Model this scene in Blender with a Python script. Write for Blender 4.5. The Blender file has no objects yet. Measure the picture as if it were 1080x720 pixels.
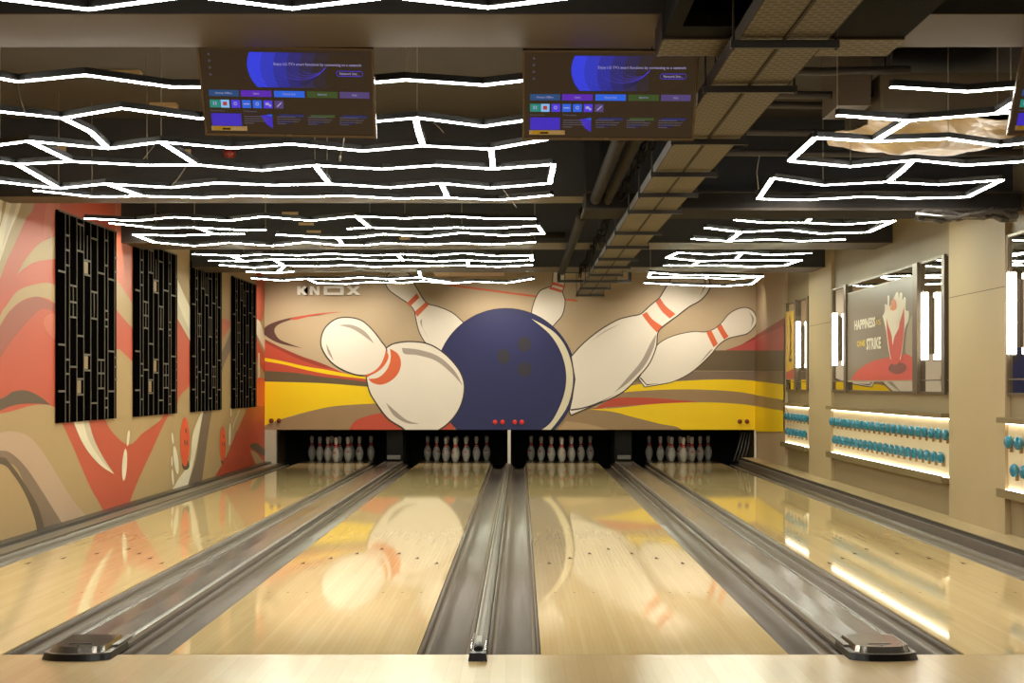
import bpy, bmesh, math, random
from mathutils import Vector, Matrix
random.seed(7)
R = math.radians
SC = bpy.context.scene
COL = SC.collection
CH = 1.16            # camera height
F, X0, Y0 = 1800.0, 549.0, 406.0

# ------------------------------------------------------------------ measuring helpers
def at_depth(px, py, d): return ((px-X0)*d/F, d, CH-(py-Y0)*d/F)
def at_side(px, py, xw):
    d = xw*F/(px-X0); return (xw, d, CH-(py-Y0)*d/F)
def at_height(px, py, z):
    d = (CH-z)*F/(py-Y0); return ((px-X0)*d/F, d, z)

# ------------------------------------------------------------------ materials
def lin(c):
    c = c/255.0
    return c/12.92 if c <= 0.04045 else ((c+0.055)/1.055)**2.4
def rgb(r, g, b): return (lin(r), lin(g), lin(b), 1)
MATS = {}
def mat(name, col, rough=0.6, metal=0.0, noise=0.06, nscale=8.0, bump=0.0, emit=None, estr=0.0, spec=0.5, stretch=(1,1,1), rvar=0.0, coat=0.0):
    if name in MATS: return MATS[name]
    m = bpy.data.materials.new(name); m.use_nodes = True
    nt = m.node_tree; b = nt.nodes['Principled BSDF']
    b.inputs['Roughness'].default_value = rough
    b.inputs['Metallic'].default_value = metal
    b.inputs['Specular IOR Level'].default_value = spec
    b.inputs['Coat Weight'].default_value = coat
    b.inputs['Coat Roughness'].default_value = 0.06
    tc = nt.nodes.new('ShaderNodeTexCoord'); mp = nt.nodes.new('ShaderNodeMapping')
    mp.inputs['Scale'].default_value = stretch
    nt.links.new(tc.outputs['Object'], mp.inputs['Vector'])
    nz = nt.nodes.new('ShaderNodeTexNoise'); nz.inputs['Scale'].default_value = nscale; nz.inputs['Detail'].default_value = 4
    nt.links.new(mp.outputs['Vector'], nz.inputs['Vector'])
    mx = nt.nodes.new('ShaderNodeMix'); mx.data_type = 'RGBA'
    mx.inputs['A'].default_value = tuple(c*(1-noise*2) for c in col[:3])+(1,)
    mx.inputs['B'].default_value = tuple(min(1, c*(1+noise*2)) for c in col[:3])+(1,)
    nt.links.new(nz.outputs['Fac'], mx.inputs['Factor'])
    nt.links.new(mx.outputs['Result'], b.inputs['Base Color'])
    if rvar:
        mr = nt.nodes.new('ShaderNodeMapRange')
        mr.inputs['To Min'].default_value = max(0.02, rough-rvar); mr.inputs['To Max'].default_value = rough+rvar
        nt.links.new(nz.outputs['Fac'], mr.inputs['Value']); nt.links.new(mr.outputs['Result'], b.inputs['Roughness'])
    if bump:
        bp = nt.nodes.new('ShaderNodeBump'); bp.inputs['Strength'].default_value = bump; bp.inputs['Distance'].default_value = 0.01
        nt.links.new(nz.outputs['Fac'], bp.inputs['Height']); nt.links.new(bp.outputs['Normal'], b.inputs['Normal'])
    if emit:
        b.inputs['Emission Color'].default_value = emit; b.inputs['Emission Strength'].default_value = estr
    MATS[name] = m
    return m

def wood(name, c1, c2, gap, rough, row=0.027, length=1.9, rvar=0.02, spec=.5):
    m = bpy.data.materials.new(name); m.use_nodes = True
    nt = m.node_tree; b = nt.nodes['Principled BSDF']; N = nt.nodes.new; Lk = nt.links.new
    tc = N('ShaderNodeTexCoord'); b.inputs['Specular IOR Level'].default_value = spec; sp = N('ShaderNodeSeparateXYZ'); cb = N('ShaderNodeCombineXYZ')
    Lk(tc.outputs['Object'], sp.inputs[0]); Lk(sp.outputs['Y'], cb.inputs['X']); Lk(sp.outputs['X'], cb.inputs['Y'])
    br = N('ShaderNodeTexBrick'); br.inputs['Scale'].default_value = 1
    br.inputs['Brick Width'].default_value = length; br.inputs['Row Height'].default_value = row
    br.inputs['Mortar Size'].default_value = 0.0006; br.inputs['Color1'].default_value = c1
    br.inputs['Color2'].default_value = c2; br.inputs['Mortar'].default_value = gap; br.inputs['Bias'].default_value = 0.0
    br.offset = 0.37
    Lk(cb.outputs[0], br.inputs['Vector'])
    mp = N('ShaderNodeMapping'); mp.inputs['Scale'].default_value = (60, 1.5, 1); Lk(tc.outputs['Object'], mp.inputs['Vector'])
    nz = N('ShaderNodeTexNoise'); nz.inputs['Scale'].default_value = 1.5; nz.inputs['Detail'].default_value = 3
    Lk(mp.outputs[0], nz.inputs['Vector'])
    mx = N('ShaderNodeMix'); mx.data_type = 'RGBA'; mx.blend_type = 'MULTIPLY'; mx.inputs['Factor'].default_value = 1
    cr = N('ShaderNodeMapRange'); cr.inputs['To Min'].default_value = 0.94; cr.inputs['To Max'].default_value = 1.05
    Lk(nz.outputs['Fac'], cr.inputs['Value'])
    Lk(br.outputs['Color'], mx.inputs['A']); Lk(cr.outputs['Result'], mx.inputs['B'])
    Lk(mx.outputs['Result'], b.inputs['Base Color'])
    n2 = N('ShaderNodeTexNoise'); n2.inputs['Scale'].default_value = 1.2; Lk(tc.outputs['Object'], n2.inputs['Vector'])
    r2 = N('ShaderNodeMapRange'); r2.inputs['To Min'].default_value = rough-rvar; r2.inputs['To Max'].default_value = rough+rvar
    Lk(n2.outputs['Fac'], r2.inputs['Value']); Lk(r2.outputs['Result'], b.inputs['Roughness'])
    return m

def perforated(name, col, hole, sx, sy, size=0.3):
    """sheet metal with rows of punched slots"""
    m = bpy.data.materials.new(name); m.use_nodes = True
    nt = m.node_tree; b = nt.nodes['Principled BSDF']; N = nt.nodes.new; Lk = nt.links.new
    tc = N('ShaderNodeTexCoord'); sp = N('ShaderNodeSeparateXYZ'); Lk(tc.outputs['Object'], sp.inputs[0])
    def mth(op, a, v=None, w=None):
        n = N('ShaderNodeMath'); n.operation = op
        if isinstance(a, (int, float)): n.inputs[0].default_value = a
        else: Lk(a, n.inputs[0])
        if v is not None:
            if isinstance(v, (int, float)): n.inputs[1].default_value = v
            else: Lk(v, n.inputs[1])
        return n.outputs[0]
    ry = mth('DIVIDE', sp.outputs['Y'], sy)
    row = mth('FLOOR', ry)
    off = mth('MULTIPLY', mth('MODULO', row, 2), 0.5)
    rx = mth('ADD', mth('DIVIDE', sp.outputs['X'], sx), off)
    fx = mth('ABSOLUTE', mth('SUBTRACT', mth('FRACT', rx), 0.5)); fy = mth('ABSOLUTE', mth('SUBTRACT', mth('FRACT', ry), 0.5))
    h = mth('MULTIPLY', mth('LESS_THAN', fx, 0.36), mth('LESS_THAN', fy, size))
    mx = N('ShaderNodeMix'); mx.data_type = 'RGBA'; mx.inputs['A'].default_value = col; mx.inputs['B'].default_value = hole
    Lk(h, mx.inputs['Factor']); Lk(mx.outputs['Result'], b.inputs['Base Color'])
    b.inputs['Roughness'].default_value = 0.55; b.inputs['Metallic'].default_value = 0.2
    return m

LED_STR = 56.0
TAN = mat('tan_paint', rgb(176,155,118), 0.55, noise=0.02, nscale=2)
CREAM = mat('cream_panel', rgb(222,204,168), 0.6, noise=0.01)
BLACKP = mat('black_paint', rgb(40,37,34), 0.7, noise=0.05)
BOUNCEB = mat('soffit_bounce_brown', rgb(86,72,52), 0.6, noise=0.04, nscale=2)  # floor bounce on the beam undersides, put into the colour as brown
CEILB = mat('ceiling_brown', rgb(60,51,39), 0.8, noise=0.06, nscale=1.5)
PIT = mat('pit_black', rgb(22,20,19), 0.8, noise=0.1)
GUT = mat('gutter_grey', rgb(122,110,94), 0.36, noise=0.08, nscale=3.0, stretch=(14,0.35,8), rvar=0.1)
CAPM = mat('cap_grey', rgb(98,87,76), 0.22, noise=0.12, nscale=2.2, stretch=(4,0.5,1), rvar=0.07)
RIDGE = mat('cap_ridge_light', rgb(122,114,102), 0.3, noise=0.05)
BLKPL = mat('black_plastic', rgb(24,20,19), 0.3, noise=0.05)
NOSE = mat('nose_lid_dark', rgb(128,122,112), 0.14, metal=0.7, noise=0.05)
CHROME = mat('chrome', rgb(190,186,178), 0.2, metal=0.9, noise=0.02)
TRIMB = mat('dark_trim', rgb(52,46,40), 0.35, noise=0.08)
LEDGE = mat('ledge_wood', rgb(192,168,124), 0.4, noise=0.06, nscale=3, stretch=(8,0.6,1))
BRONZE = mat('bronze_frame', rgb(112,98,80), 0.35, metal=0.7, noise=0.05)
MIRROR = mat('mirror_glass', rgb(185,178,166), 0.02, metal=1.0, noise=0.0)
WHITEP = mat('white_paint', rgb(228,220,205), 0.5, noise=0.02)
HOUS = mat('led_housing', rgb(26,25,24), 0.45, noise=0.05)
LEDM = mat('led_diffuser', rgb(240,240,235), 0.5, noise=0.0, emit=(1.0,0.985,0.9,1), estr=LED_STR)
LEDG = mat('led_diffuser_green', rgb(235,240,225), 0.5, noise=0.0, emit=(0.97,1.0,0.80,1), estr=LED_STR)
TUBEM = mat('tube_diffuser', rgb(240,240,230), 0.5, noise=0.0, emit=(1.0,0.97,0.88,1), estr=9)
STRIPM = mat('cove_strip', rgb(240,230,210), 0.5, noise=0.0, emit=(1.0,0.92,0.74,1), estr=8)
TRAYP = perforated('perforated_tray', rgb(104,90,64), rgb(30,24,17), 0.04, 0.036, 0.2)
TRAYX = perforated('perforated_cross_tray', rgb(108,94,70), rgb(40,30,22), 0.05, 0.04, 0.2)
TRAYS = mat('tray_side', rgb(54,47,40), 0.7, spec=.2)
PIPEM = mat('pipe_brown', rgb(34,28,22), 0.8, spec=.12, noise=0.1)
DUCTM = mat('duct_dark', rgb(34,30,27), 0.8, spec=.15, noise=0.08)
WIRE = mat('wire_grey', rgb(150,140,120), 0.5)
LANE = wood('lane_wood', rgb(226,200,146), rgb(219,190,135), rgb(204,174,120), 0.042, rvar=.004, spec=.36)
APPR = wood('approach_wood', rgb(208,180,128), rgb(200,170,118), rgb(184,154,104), 0.2, row=0.06, length=2.4)
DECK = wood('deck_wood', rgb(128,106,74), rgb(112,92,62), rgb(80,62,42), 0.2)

# ------------------------------------------------------------------ mesh helpers
def new_bm(): return bmesh.new()
def finish(bm, name, mats, parent=None, smooth=False, loc=None, rot=None, recalc=True):
    if recalc: bmesh.ops.recalc_face_normals(bm, faces=bm.faces)
    me = bpy.data.meshes.new(name); bm.to_mesh(me); bm.free()
    if not isinstance(mats, (list, tuple)): mats = [mats]
    for m in mats: me.materials.append(m)
    if smooth:
        for p in me.polygons: p.use_smooth = True
    o = bpy.data.objects.new(name, me); COL.objects.link(o)
    if parent: o.parent = parent
    if loc: o.location = loc
    if rot: o.rotation_euler = rot
    return o
def tag(o, label=None, cat=None, group=None, kind=None):
    if label: o['label'] = label
    if cat: o['category'] = cat
    if group: o['group'] = group
    if kind: o['kind'] = kind
    return o
def root(name, loc, label, cat, group=None, rot=(0,0,0)):
    o = bpy.data.objects.new(name, None); COL.objects.link(o)
    o.location = loc; o.rotation_euler = rot; o.empty_display_size = 0.1
    return tag(o, label, cat, group)
def box(bm, x0, x1, y0, y1, z0, z1, mi=0, bev=0.0):
    vs = [bm.verts.new((x, y, z)) for x in (x0, x1) for y in (y0, y1) for z in (z0, z1)]
    idx = [(0,1,3,2),(4,6,7,5),(0,4,5,1),(2,3,7,6),(0,2,6,4),(1,5,7,3)]
    fs = []
    for q in idx:
        f = bm.faces.new([vs[i] for i in q]); f.material_index = mi; fs.append(f)
    if bev:
        es = list({e for f in fs for e in f.edges})
        r = bmesh.ops.bevel(bm, geom=es, offset=bev, segments=2, affect='EDGES', profile=0.7)
        for f in r['faces']: f.material_index = mi
    return fs
def lathe(bm, prof, n=20, c=(0,0,0), mi=0, cap=True):
    rings = []
    for r, z in prof:
        if r < 1e-6: rings.append([bm.verts.new((c[0], c[1], c[2]+z))])
        else: rings.append([bm.verts.new((c[0]+r*math.cos(2*math.pi*k/n), c[1]+r*math.sin(2*math.pi*k/n), c[2]+z)) for k in range(n)])
    for a, b in zip(rings, rings[1:]):
        for k in range(n):
            k2 = (k+1) % n
            if len(a) == 1 and len(b) == 1: continue
            if len(a) == 1: f = bm.faces.new((a[0], b[k], b[k2]))
            elif len(b) == 1: f = bm.faces.new((a[k], a[k2], b[0]))
            else: f = bm.faces.new((a[k], a[k2], b[k2], b[k]))
            f.material_index = mi; f.smooth = True
    if cap:
        for rr in (rings[0], rings[-1]):
            if len(rr) > 1: bm.faces.new(rr).material_index = mi
def tube(bm, pts, r, n=8, mi=0):
    pts = [Vector(p) for p in pts]; rings = []
    for i, p in enumerate(pts):
        t = (pts[min(i+1, len(pts)-1)]-pts[max(i-1, 0)]).normalized()
        u = t.cross(Vector((0,0,1)) if abs(t.z) < 0.9 else Vector((1,0,0))).normalized(); v = t.cross(u)
        rr = r[i] if isinstance(r, (list, tuple)) else r
        rings.append([bm.verts.new(p+(u*math.cos(2*math.pi*k/n)+v*math.sin(2*math.pi*k/n))*rr) for k in range(n)])
    for a, b in zip(rings, rings[1:]):
        for k in range(n):
            f = bm.faces.new((a[k], a[(k+1) % n], b[(k+1) % n], b[k])); f.material_index = mi; f.smooth = True
    for rr in (rings[0], rings[-1]): bm.faces.new(rr).material_index = mi
def extrude_y(bm, prof, y0, y1, closed=True, mi=0, smooth=False, steps=1):
    rows = []
    for s in range(steps+1):
        y = y0+(y1-y0)*s/steps
        rows.append([bm.verts.new((x, y, z)) for x, z in prof])
    n = len(prof)
    for a, b in zip(rows, rows[1:]):
        for k in range(n if closed else n-1):
            f = bm.faces.new((a[k], a[(k+1) % n], b[(k+1) % n], b[k])); f.material_index = mi; f.smooth = smooth
    if closed:
        for rr in (rows[0], rows[-1]):
            f = bm.faces.new(rr); f.material_index = mi
        bmesh.ops.triangulate(bm, faces=[f for f in bm.faces if len(f.verts) > 4])

def spline(pts, sub=6):
    """closed smooth outline; a third value of 1 marks a corner"""
    P = []
    for p in pts:
        P.append((p[0], p[1]))
        if len(p) > 2: P.append((p[0], p[1]))
    n = len(P); out = []
    for i in range(n):
        p0, p1, p2, p3 = P[i-1], P[i], P[(i+1) % n], P[(i+2) % n]
        if p1 == p2: continue
        for s in range(sub):
            t = s/sub; t2 = t*t; t3 = t2*t
            out.append(tuple(0.5*((2*p1[k])+(-p0[k]+p2[k])*t+(2*p0[k]-5*p1[k]+4*p2[k]-p3[k])*t2+(-p0[k]+3*p1[k]-3*p2[k]+p3[k])*t3) for k in (0, 1)))
    res = [out[0]]
    for q in out[1:]:
        if abs(q[0]-res[-1][0])+abs(q[1]-res[-1][1]) > 0.02: res.append(q)
    return res
def ellipse(cx, cy, rx, ry, n=40, a0=0.0):
    ca, sa = math.cos(a0), math.sin(a0)
    return [(cx+rx*math.cos(t)*ca-ry*math.sin(t)*sa, cy+rx*math.cos(t)*sa+ry*math.sin(t)*ca) for t in [2*math.pi*k/n for k in range(n)]]
def grow(pts, w):
    n = len(pts); area = sum(pts[i][0]*pts[(i+1) % n][1]-pts[(i+1) % n][0]*pts[i][1] for i in range(n))
    s = 1 if area > 0 else -1; out = []
    for i in range(n):
        ax, ay = pts[i-1]; bx, by = pts[(i+1) % n]; tx, ty = bx-ax, by-ay; l = math.hypot(tx, ty) or 1
        out.append((pts[i][0]+s*ty/l*w, pts[i][1]-s*tx/l*w))
    return out
def clip(pts, ax, val, keep_greater):
    out = []; n = len(pts)
    for i in range(n):
        a, b = pts[i], pts[(i+1) % n]
        ia = (a[ax] >= val) == keep_greater; ib = (b[ax] >= val) == keep_greater
        if ia: out.append(a)
        if ia != ib:
            t = (val-a[ax])/(b[ax]-a[ax]); out.append((a[0]+(b[0]-a[0])*t, a[1]+(b[1]-a[1])*t))
    return out
def paint(bm, layers, fn, nrm, eps, x0=None, x1=None, y1=None, start=1):
    """paint layers: flat colour shapes lying on the wall, each a hair above the one below"""
    nrm = Vector(nrm)
    for i, (pts, mi) in enumerate(layers):
        p = [q[:2] for q in pts]
        if x0 is not None: p = clip(p, 0, x0, True)
        if x1 is not None and p: p = clip(p, 0, x1, False)
        if y1 is not None and p: p = clip(p, 1, y1, False)
        if len(p) < 3: continue
        vs = [bm.verts.new(Vector(fn(*q))+nrm*eps*(i+start)) for q in p]
        try: f = bm.faces.new(vs)
        except ValueError: continue
        f.material_index = mi
        f.normal_update()
        if f.normal.dot(nrm) < 0: f.normal_flip()
        bmesh.ops.triangulate(bm, faces=[f], ngon_method='EAR_CLIP')

_TXT = {}
def text_geo(s):
    if s not in _TXT:
        cu = bpy.data.curves.new('t', 'FONT'); cu.body = s; cu.size = 1; cu.offset = .045 if s.isupper() and len(s) > 2 else 0; cu.resolution_u = 2
        ob = bpy.data.objects.new('t', cu); COL.objects.link(ob)
        bpy.context.view_layer.update()
        me = bpy.data.meshes.new_from_object(ob.evaluated_get(bpy.context.evaluated_depsgraph_get()))
        vs = [tuple(v.co) for v in me.vertices]; fs = [tuple(p.vertices) for p in me.polygons]
        bpy.data.objects.remove(ob); bpy.data.curves.remove(cu); bpy.data.meshes.remove(me)
        _TXT[s] = (vs, fs)
    return _TXT[s]
def add_text(bm, s, fn, x, y, w, h, mi):
    """write s into the box x..x+w, y..y+h of a plane; fn maps plane to space"""
    vs, fs = text_geo(s)
    ax = min(v[0] for v in vs); bx = max(v[0] for v in vs); ay = min(v[1] for v in vs); by = max(v[1] for v in vs)
    nv = [bm.verts.new(fn(x+(v[0]-ax)/(bx-ax)*w, y+(v[1]-ay)/(by-ay)*h)) for v in vs]
    for f in fs:
        try: bm.faces.new([nv[i] for i in f]).material_index = mi
        except ValueError: pass

# ================================================================== SETTING
YF = 7.35               # foul line
bm = new_bm(); box(bm, -3.9, 3.9, -5.0, YF, -0.12, 0)
tag(finish(bm, 'floor', APPR), kind='structure')
bm = new_bm(); box(bm, -3.9, 3.9, YF+0.002, 28.0, -0.2, -0.12)
tag(finish(bm, 'floor', PIT), kind='structure')

# lane centres
LANES = [(-3.307,-2.24), (-1.515,-0.448), (0.088,1.155), (1.915,2.982)]
LN = ['leftmost', 'second from the left', 'third from the left', 'rightmost']
DARKW = mat('arrow_dark', rgb(70,44,26), 0.8, spec=.05)
JOINT = mat('lane_joint', rgb(190,160,108), 0.25)
for i, (a, b) in enumerate(LANES):
    c = (a+b)/2; hw = (b-a)/2
    r = root('bowling_lane', (c, YF, 0), ['glossy maple bowling lane furthest left beside the painted wall',
        'glossy maple bowling lane reflecting the big white pin, left of centre gutters',
        'glossy maple bowling lane right of the centre gutters, under the blue ball',
        'glossy maple bowling lane furthest right beside the ball display wall'][i], 'bowling lane', 'bowling lanes side by side')
    bm = new_bm(); box(bm, -hw, hw, 0.004, 17.95, -0.05, 0)
    # aiming arrows and dots
    for k in range(-3, 4):
        x = k*hw*0.272; y = 4.75-abs(k)*0.32
        f = bm.faces.new([bm.verts.new(p) for p in ((x-.016,y-.07,.0006),(x+.016,y-.07,.0006),(x,y+.07,.0006))]); f.material_index = 1
    for k in (-4,-3,-2,2,3,4):
        x = k*hw*0.2; y = 2.2
        f = bm.faces.new([bm.verts.new((x+.009*math.cos(t*math.pi/4), y+.009*math.sin(t*math.pi/4), .0006)) for t in range(8)]); f.material_index = 1
    for y in (2.26, 5.9, 8.6, 12.4):
        f = bm.faces.new([bm.verts.new(p) for p in ((-hw+.002,y,.0004),(hw-.002,y,.0004),(hw-.002,y+.004,.0004),(-hw+.002,y+.004,.0004))]); f.material_index = 2
    finish(bm, 'lane_surface', [LANE, DARKW, JOINT], r)
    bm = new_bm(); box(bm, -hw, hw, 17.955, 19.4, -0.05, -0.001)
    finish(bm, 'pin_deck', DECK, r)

# gutters
def gutter(a, b, label, depth=0.085):
    c = (a+b)/2; hw = (b-a)/2-0.002
    r = root('lane_gutter', (c, YF, 0), label, 'gutter', 'lane gutters')
    prof = []
    n = 14
    up = [(-hw, -0.006)] + [(-(hw-0.012)*math.cos(math.pi*k/n), -0.008-depth*math.sin(math.pi*k/n)**0.8) for k in range(n+1)] + [(hw, -0.006)]
    lo = [(x, z-0.006) for x, z in reversed(up)]
    bm = new_bm(); extrude_y(bm, up+lo, 0.002, 18.6, True, 0, True, 1)
    o = finish(bm, 'channel', GUT, r)
    return r
gutter(-3.545,-3.307,'grey gutter between the painted left wall and the leftmost lane')
gutter(-2.24,-2.02,'grey gutter right of the leftmost lane, along the first ball return cap')
gutter(-1.737,-1.515,'grey gutter left of the second lane, along the first ball return cap')
gutter(-0.448,-0.213,'grey gutter left of the slim centre divider')
gutter(-0.147,0.088,'grey gutter right of the slim centre divider')
gutter(1.155,1.393,'grey gutter right of the third lane, along the second ball return cap')
gutter(1.677,1.915,'grey gutter left of the rightmost lane, along the second ball return cap')
gutter(2.982,3.22,'grey gutter between the rightmost lane and the wooden wall ledge')

# ball return caps
def cap(cx, label):
    r = root('ball_return_cap', (cx, YF, 0), label, 'ball return cap', 'ball return caps between lane pairs')
    w = 0.1415
    bm = new_bm()
    prof = [(-w,-.09),(-w,.012),(-w+.008,.028),(-w+.016,.034),(-w+.026,.034),(-w+.032,.027),(0,.031),(w-.032,.027),(w-.026,.034),(w-.016,.034),(w-.008,.028),(w,.012),(w,-.09)]
    extrude_y(bm, prof, 0.12, 17.9, True, 0, False, 1)
    for f in bm.faces:
        cxm = f.calc_center_median()
        if abs(cxm.x) > w-.028 and cxm.z > .02: f.material_index = 1
    finish(bm, 'cover', [CAPM, RIDGE], r)
    # rounded nose: black skirt then dark shiny lid with a light lip
    def slab(name, y0, pts_w, z0, z1, m, shrink):
        bm = new_bm(); low = []; up = []
        outl = []
        for k in range(-8, 9):
            x = k/8*pts_w; y = y0+0.055*abs(k/8)**3.2
            outl.append((x, y))
        outl += [(pts_w, 0.2), (-pts_w, 0.2)]
        low = [bm.verts.new((x, y, z0)) for x, y in outl]
        up = [bm.verts.new((x*(1-shrink*.4), y+shrink*0.12, z1)) for x, y in outl]
        bm.faces.new(low); bm.faces.new(up)
        for k in range(len(low)): bm.faces.new((low[k], low[(k+1) % len(low)], up[(k+1) % len(up)], up[k]))
        bmesh.ops.triangulate(bm, faces=[f for f in bm.faces if len(f.verts) > 4])
        return finish(bm, name, m, r)
    slab('nose_skirt', -0.19, 0.146, 0.001, 0.027, BLKPL, 0.12)
    slab('nose_lip', -0.176, 0.142, 0.0272, 0.0305, RIDGE, 0.0)
    slab('nose_lid', -0.168, 0.118, 0.0307, 0.055, NOSE, 0.2)
    bm = new_bm(); box(bm, -.05, .05, -.06, -.054, .0552, .057); lathe(bm, [(0,0),(.006,0),(.006,.0015),(0,.0015)], 12, (0,-.1,.0553))
    finish(bm, 'slot', BLKPL, r)
    for s_ in (-1, 1):
        bm = new_bm(); extrude_y(bm, [(s_*(w-.002),.035),(s_*(w-.03),.035),(s_*(w-.03),.04),(s_*(w-.002),.04)], .02, .34)
        finish(bm, 'edge_strip', RIDGE, r)
    bm = new_bm(); box(bm, -.1, .1, 17.92, 18.0, .06, .12, 0, .01)
    finish(bm, 'return_door', mat('door_grey', rgb(100,96,90), .5), r)
    return r
cap(-1.8785, 'black nosed glossy grey ball return cap between the two left lanes')
cap(1.535, 'black nosed glossy grey ball return cap between the two right lanes')

r = root('lane_divider', (-0.18, YF, 0), 'slim grey divider between the two centre gutters with black foot', 'divider')
bm = new_bm()
prof = [(-.031,-.09),(-.031,.0),(-.028,.01),(-.022,.013),(-.018,.009),(-.01,.006),(.006,.01),(.018,.008),(.026,.002),(.031,-.008),(.031,-.09)]
extrude_y(bm, prof, .01, 17.8, True, 0, False)
for f in bm.faces:
    m_ = f.calc_center_median()
    if m_.x < -.018 and m_.z > .01: f.material_index = 1
finish(bm, 'ridge', [mat('divider_grey', rgb(104,94,80), .5, noise=.06), mat('divider_edge', rgb(160,150,130), .5)], r)
bm = new_bm()
vs0 = [(-.04,-.185),(.04,-.185),(.036,-.03),(-.036,-.03)]
lo = [bm.verts.new((x,y,.001)) for x,y in vs0]; hi = [bm.verts.new((x*.86,y+.012,.034)) for x,y in vs0]
bm.faces.new(lo); bm.faces.new(hi)
for k in range(4): bm.faces.new((lo[k],lo[(k+1)%4],hi[(k+1)%4],hi[k]))
finish(bm, 'foot', BLKPL, r)
bm = new_bm(); tube(bm, [(0,-.1,.034),(0,-.02,.04),(0,.04,.03)], [.018,.02,.014], 12)
finish(bm, 'coupling', BLKPL, r)
bm = new_bm(); box(bm, -.013, .013, .03, .22, .026, .05, 0, .003)
finish(bm, 'bracket', RIDGE, r)
for s in (-1, 1):
    bm = new_bm(); tube(bm, [(s*.03,-.12,.036),(s*.03,.1,.045),(s*.029,.4,.032)], .0045, 8)
    finish(bm, 'guide_rod', CHROME, r)

# trims along walls
bm = new_bm(); box(bm, -3.68, -3.547, YF, 25.2, -.12, .006, 0); box(bm, -3.78, -3.68, YF, 25.2, -.12, .03, 1)
tag(finish(bm, 'trim_1', [GUT, TRIMB]), kind='structure')
bm = new_bm(); box(bm, 3.222, 3.256, YF, 25.2, -.12, .058, 2); box(bm, 3.262, 3.52, YF-6, 25.26, -.12, .088, 0); box(bm, 3.25, 3.268, YF-6, 25.2, .058, .089, 1)
tag(finish(bm, 'trim_2', [LEDGE, TRIMB, mat('gutter_side', rgb(112,100,92), .4, noise=.15, nscale=3)]), kind='structure')

# ---- ceiling and beams
bm = new_bm(); box(bm, -3.9, 3.9, -5, 12.35, 3.065, 3.2)
tag(finish(bm, 'ceiling', CEILB), kind='structure')
bm = new_bm(); box(bm, -3.9, 3.9, 12.35, 28, 3.065, 3.2)
tag(finish(bm, 'ceiling', BLACKP), kind='structure')
ZB = 2.506
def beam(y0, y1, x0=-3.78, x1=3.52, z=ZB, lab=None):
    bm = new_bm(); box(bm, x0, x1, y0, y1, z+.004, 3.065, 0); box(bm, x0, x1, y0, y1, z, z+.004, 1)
    return tag(finish(bm, 'beam', [BLACKP, BOUNCEB]), kind='structure')
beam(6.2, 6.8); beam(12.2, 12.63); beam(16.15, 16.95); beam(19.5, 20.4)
bm = new_bm(); box(bm, -3.9, 3.9, 24.9, 25.2, 2.92, 3.065)
tag(finish(bm, 'beam', BLACKP), kind='structure')

# ================================================================== BACK MURAL
PAL = {}
def pm(name, c, **k):
    PAL[name] = mat('paint_'+name, rgb(*c), k.get('r', .5), noise=.015, nscale=3); return PAL[name]
names = [('tan',(190,168,136)),('outline',(62,52,44)),('pinwhite',(240,232,218)),('navy',(34,38,92)),('orange',(222,104,60)),
         ('yellow',(252,214,0)),('brownband',(104,88,62)),('red',(196,78,54)),('greyshade',(172,160,148)),('purple',(92,56,52)),
         ('lowtan',(160,132,96)),('cream',(228,220,190)),('darkhole',(46,42,56)),('rose',(190,84,78)),('midbrown',(128,108,90)),('navyrim',(40,38,72)),('darkred',(158,62,46)),('midtan',(182,154,116))]
for n_, c_ in names: pm(n_, c_)
MI = {n_: i for i, (n_, _) in enumerate(names)}
MM = [PAL[n_] for n_, _ in names]
def L(n_, pts, smooth=True): return (spline(pts) if smooth else [p[:2] for p in pts], MI[n_])
def outlined(n_, pts, w=1.3):
    s = spline(pts); return [(grow(s, w), MI['outline']), (s, MI[n_])]
layers = []
A = layers.append
A(L('lowtan', [(270,446,1),(300,441),(346,429),(394,425),(460,420),(560,425),(640,431),(700,440),(740,452),(740,470,1),(270,470,1)]))
A(L('midtan', [(588,453,1),(597,444,1),(620,447),(642,453,1)]))
A(L('red', [(270,350,1),(277,356),(291,363.6),(315.8,374.7),(339.4,383),(360,392,1),(390,401,1),(390,403,1),(339,397),(311.7,393),(270,390.5,1)]))
A(L('darkred', [(270,352,1),(291,363.6),(315.8,374.7),(339.4,383),(352,389,1),(338,386.5),(315,378.5),(292,367.5),(270,357,1)]))
A(L('yellow', [(270,375.5,1),(277,376.8),(297,380.5),(321,386),(345,390),(365,394),(390,398,1),(390,400,1),(353,395.6),(325,390.4),(297,383.7),(270,379.5,1)]))
A(L('brownband', [(270,390.3,1),(277,390.8),(311.7,393),(339,397),(367,400),(392,403.4,1),(392,408,1),(346,404.3),(311.7,403),(270,402,1)]))
A(L('yellow', [(270,402,1),(311.7,403),(346,404.3),(395,408.3,1),(400,426,1),(394,425.5),(367,427),(346,429.3),(318.6,435.5),(295,442.5),(277,449.5),(270,453,1)]))
A(L('red', [(368,454,1),(373,445),(384,439.7),(399,436),(420,436),(476,443),(478,454,1)]))
A(L('purple', [(345,331.5,1),(316,333.5),(298,337),(284,342),(277.6,348),(281,354.5),(295,362),(318.6,367,1),(303,361.5),(293.6,356.7),(289.4,348),(295,341.4),(311.7,336),(332,333,1)]))
A(L('red', [(361,328.8,1),(339.4,330),(316,333.4),(306,336),(311.7,337),(332.5,332.5)]))
A(L('orange', [(474,299.5,1),(520,305.5),(566,311.5,1),(609,316,1),(609,318,1),(566,313.6,1),(520,307.6),(474,301.5,1)]))
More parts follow.
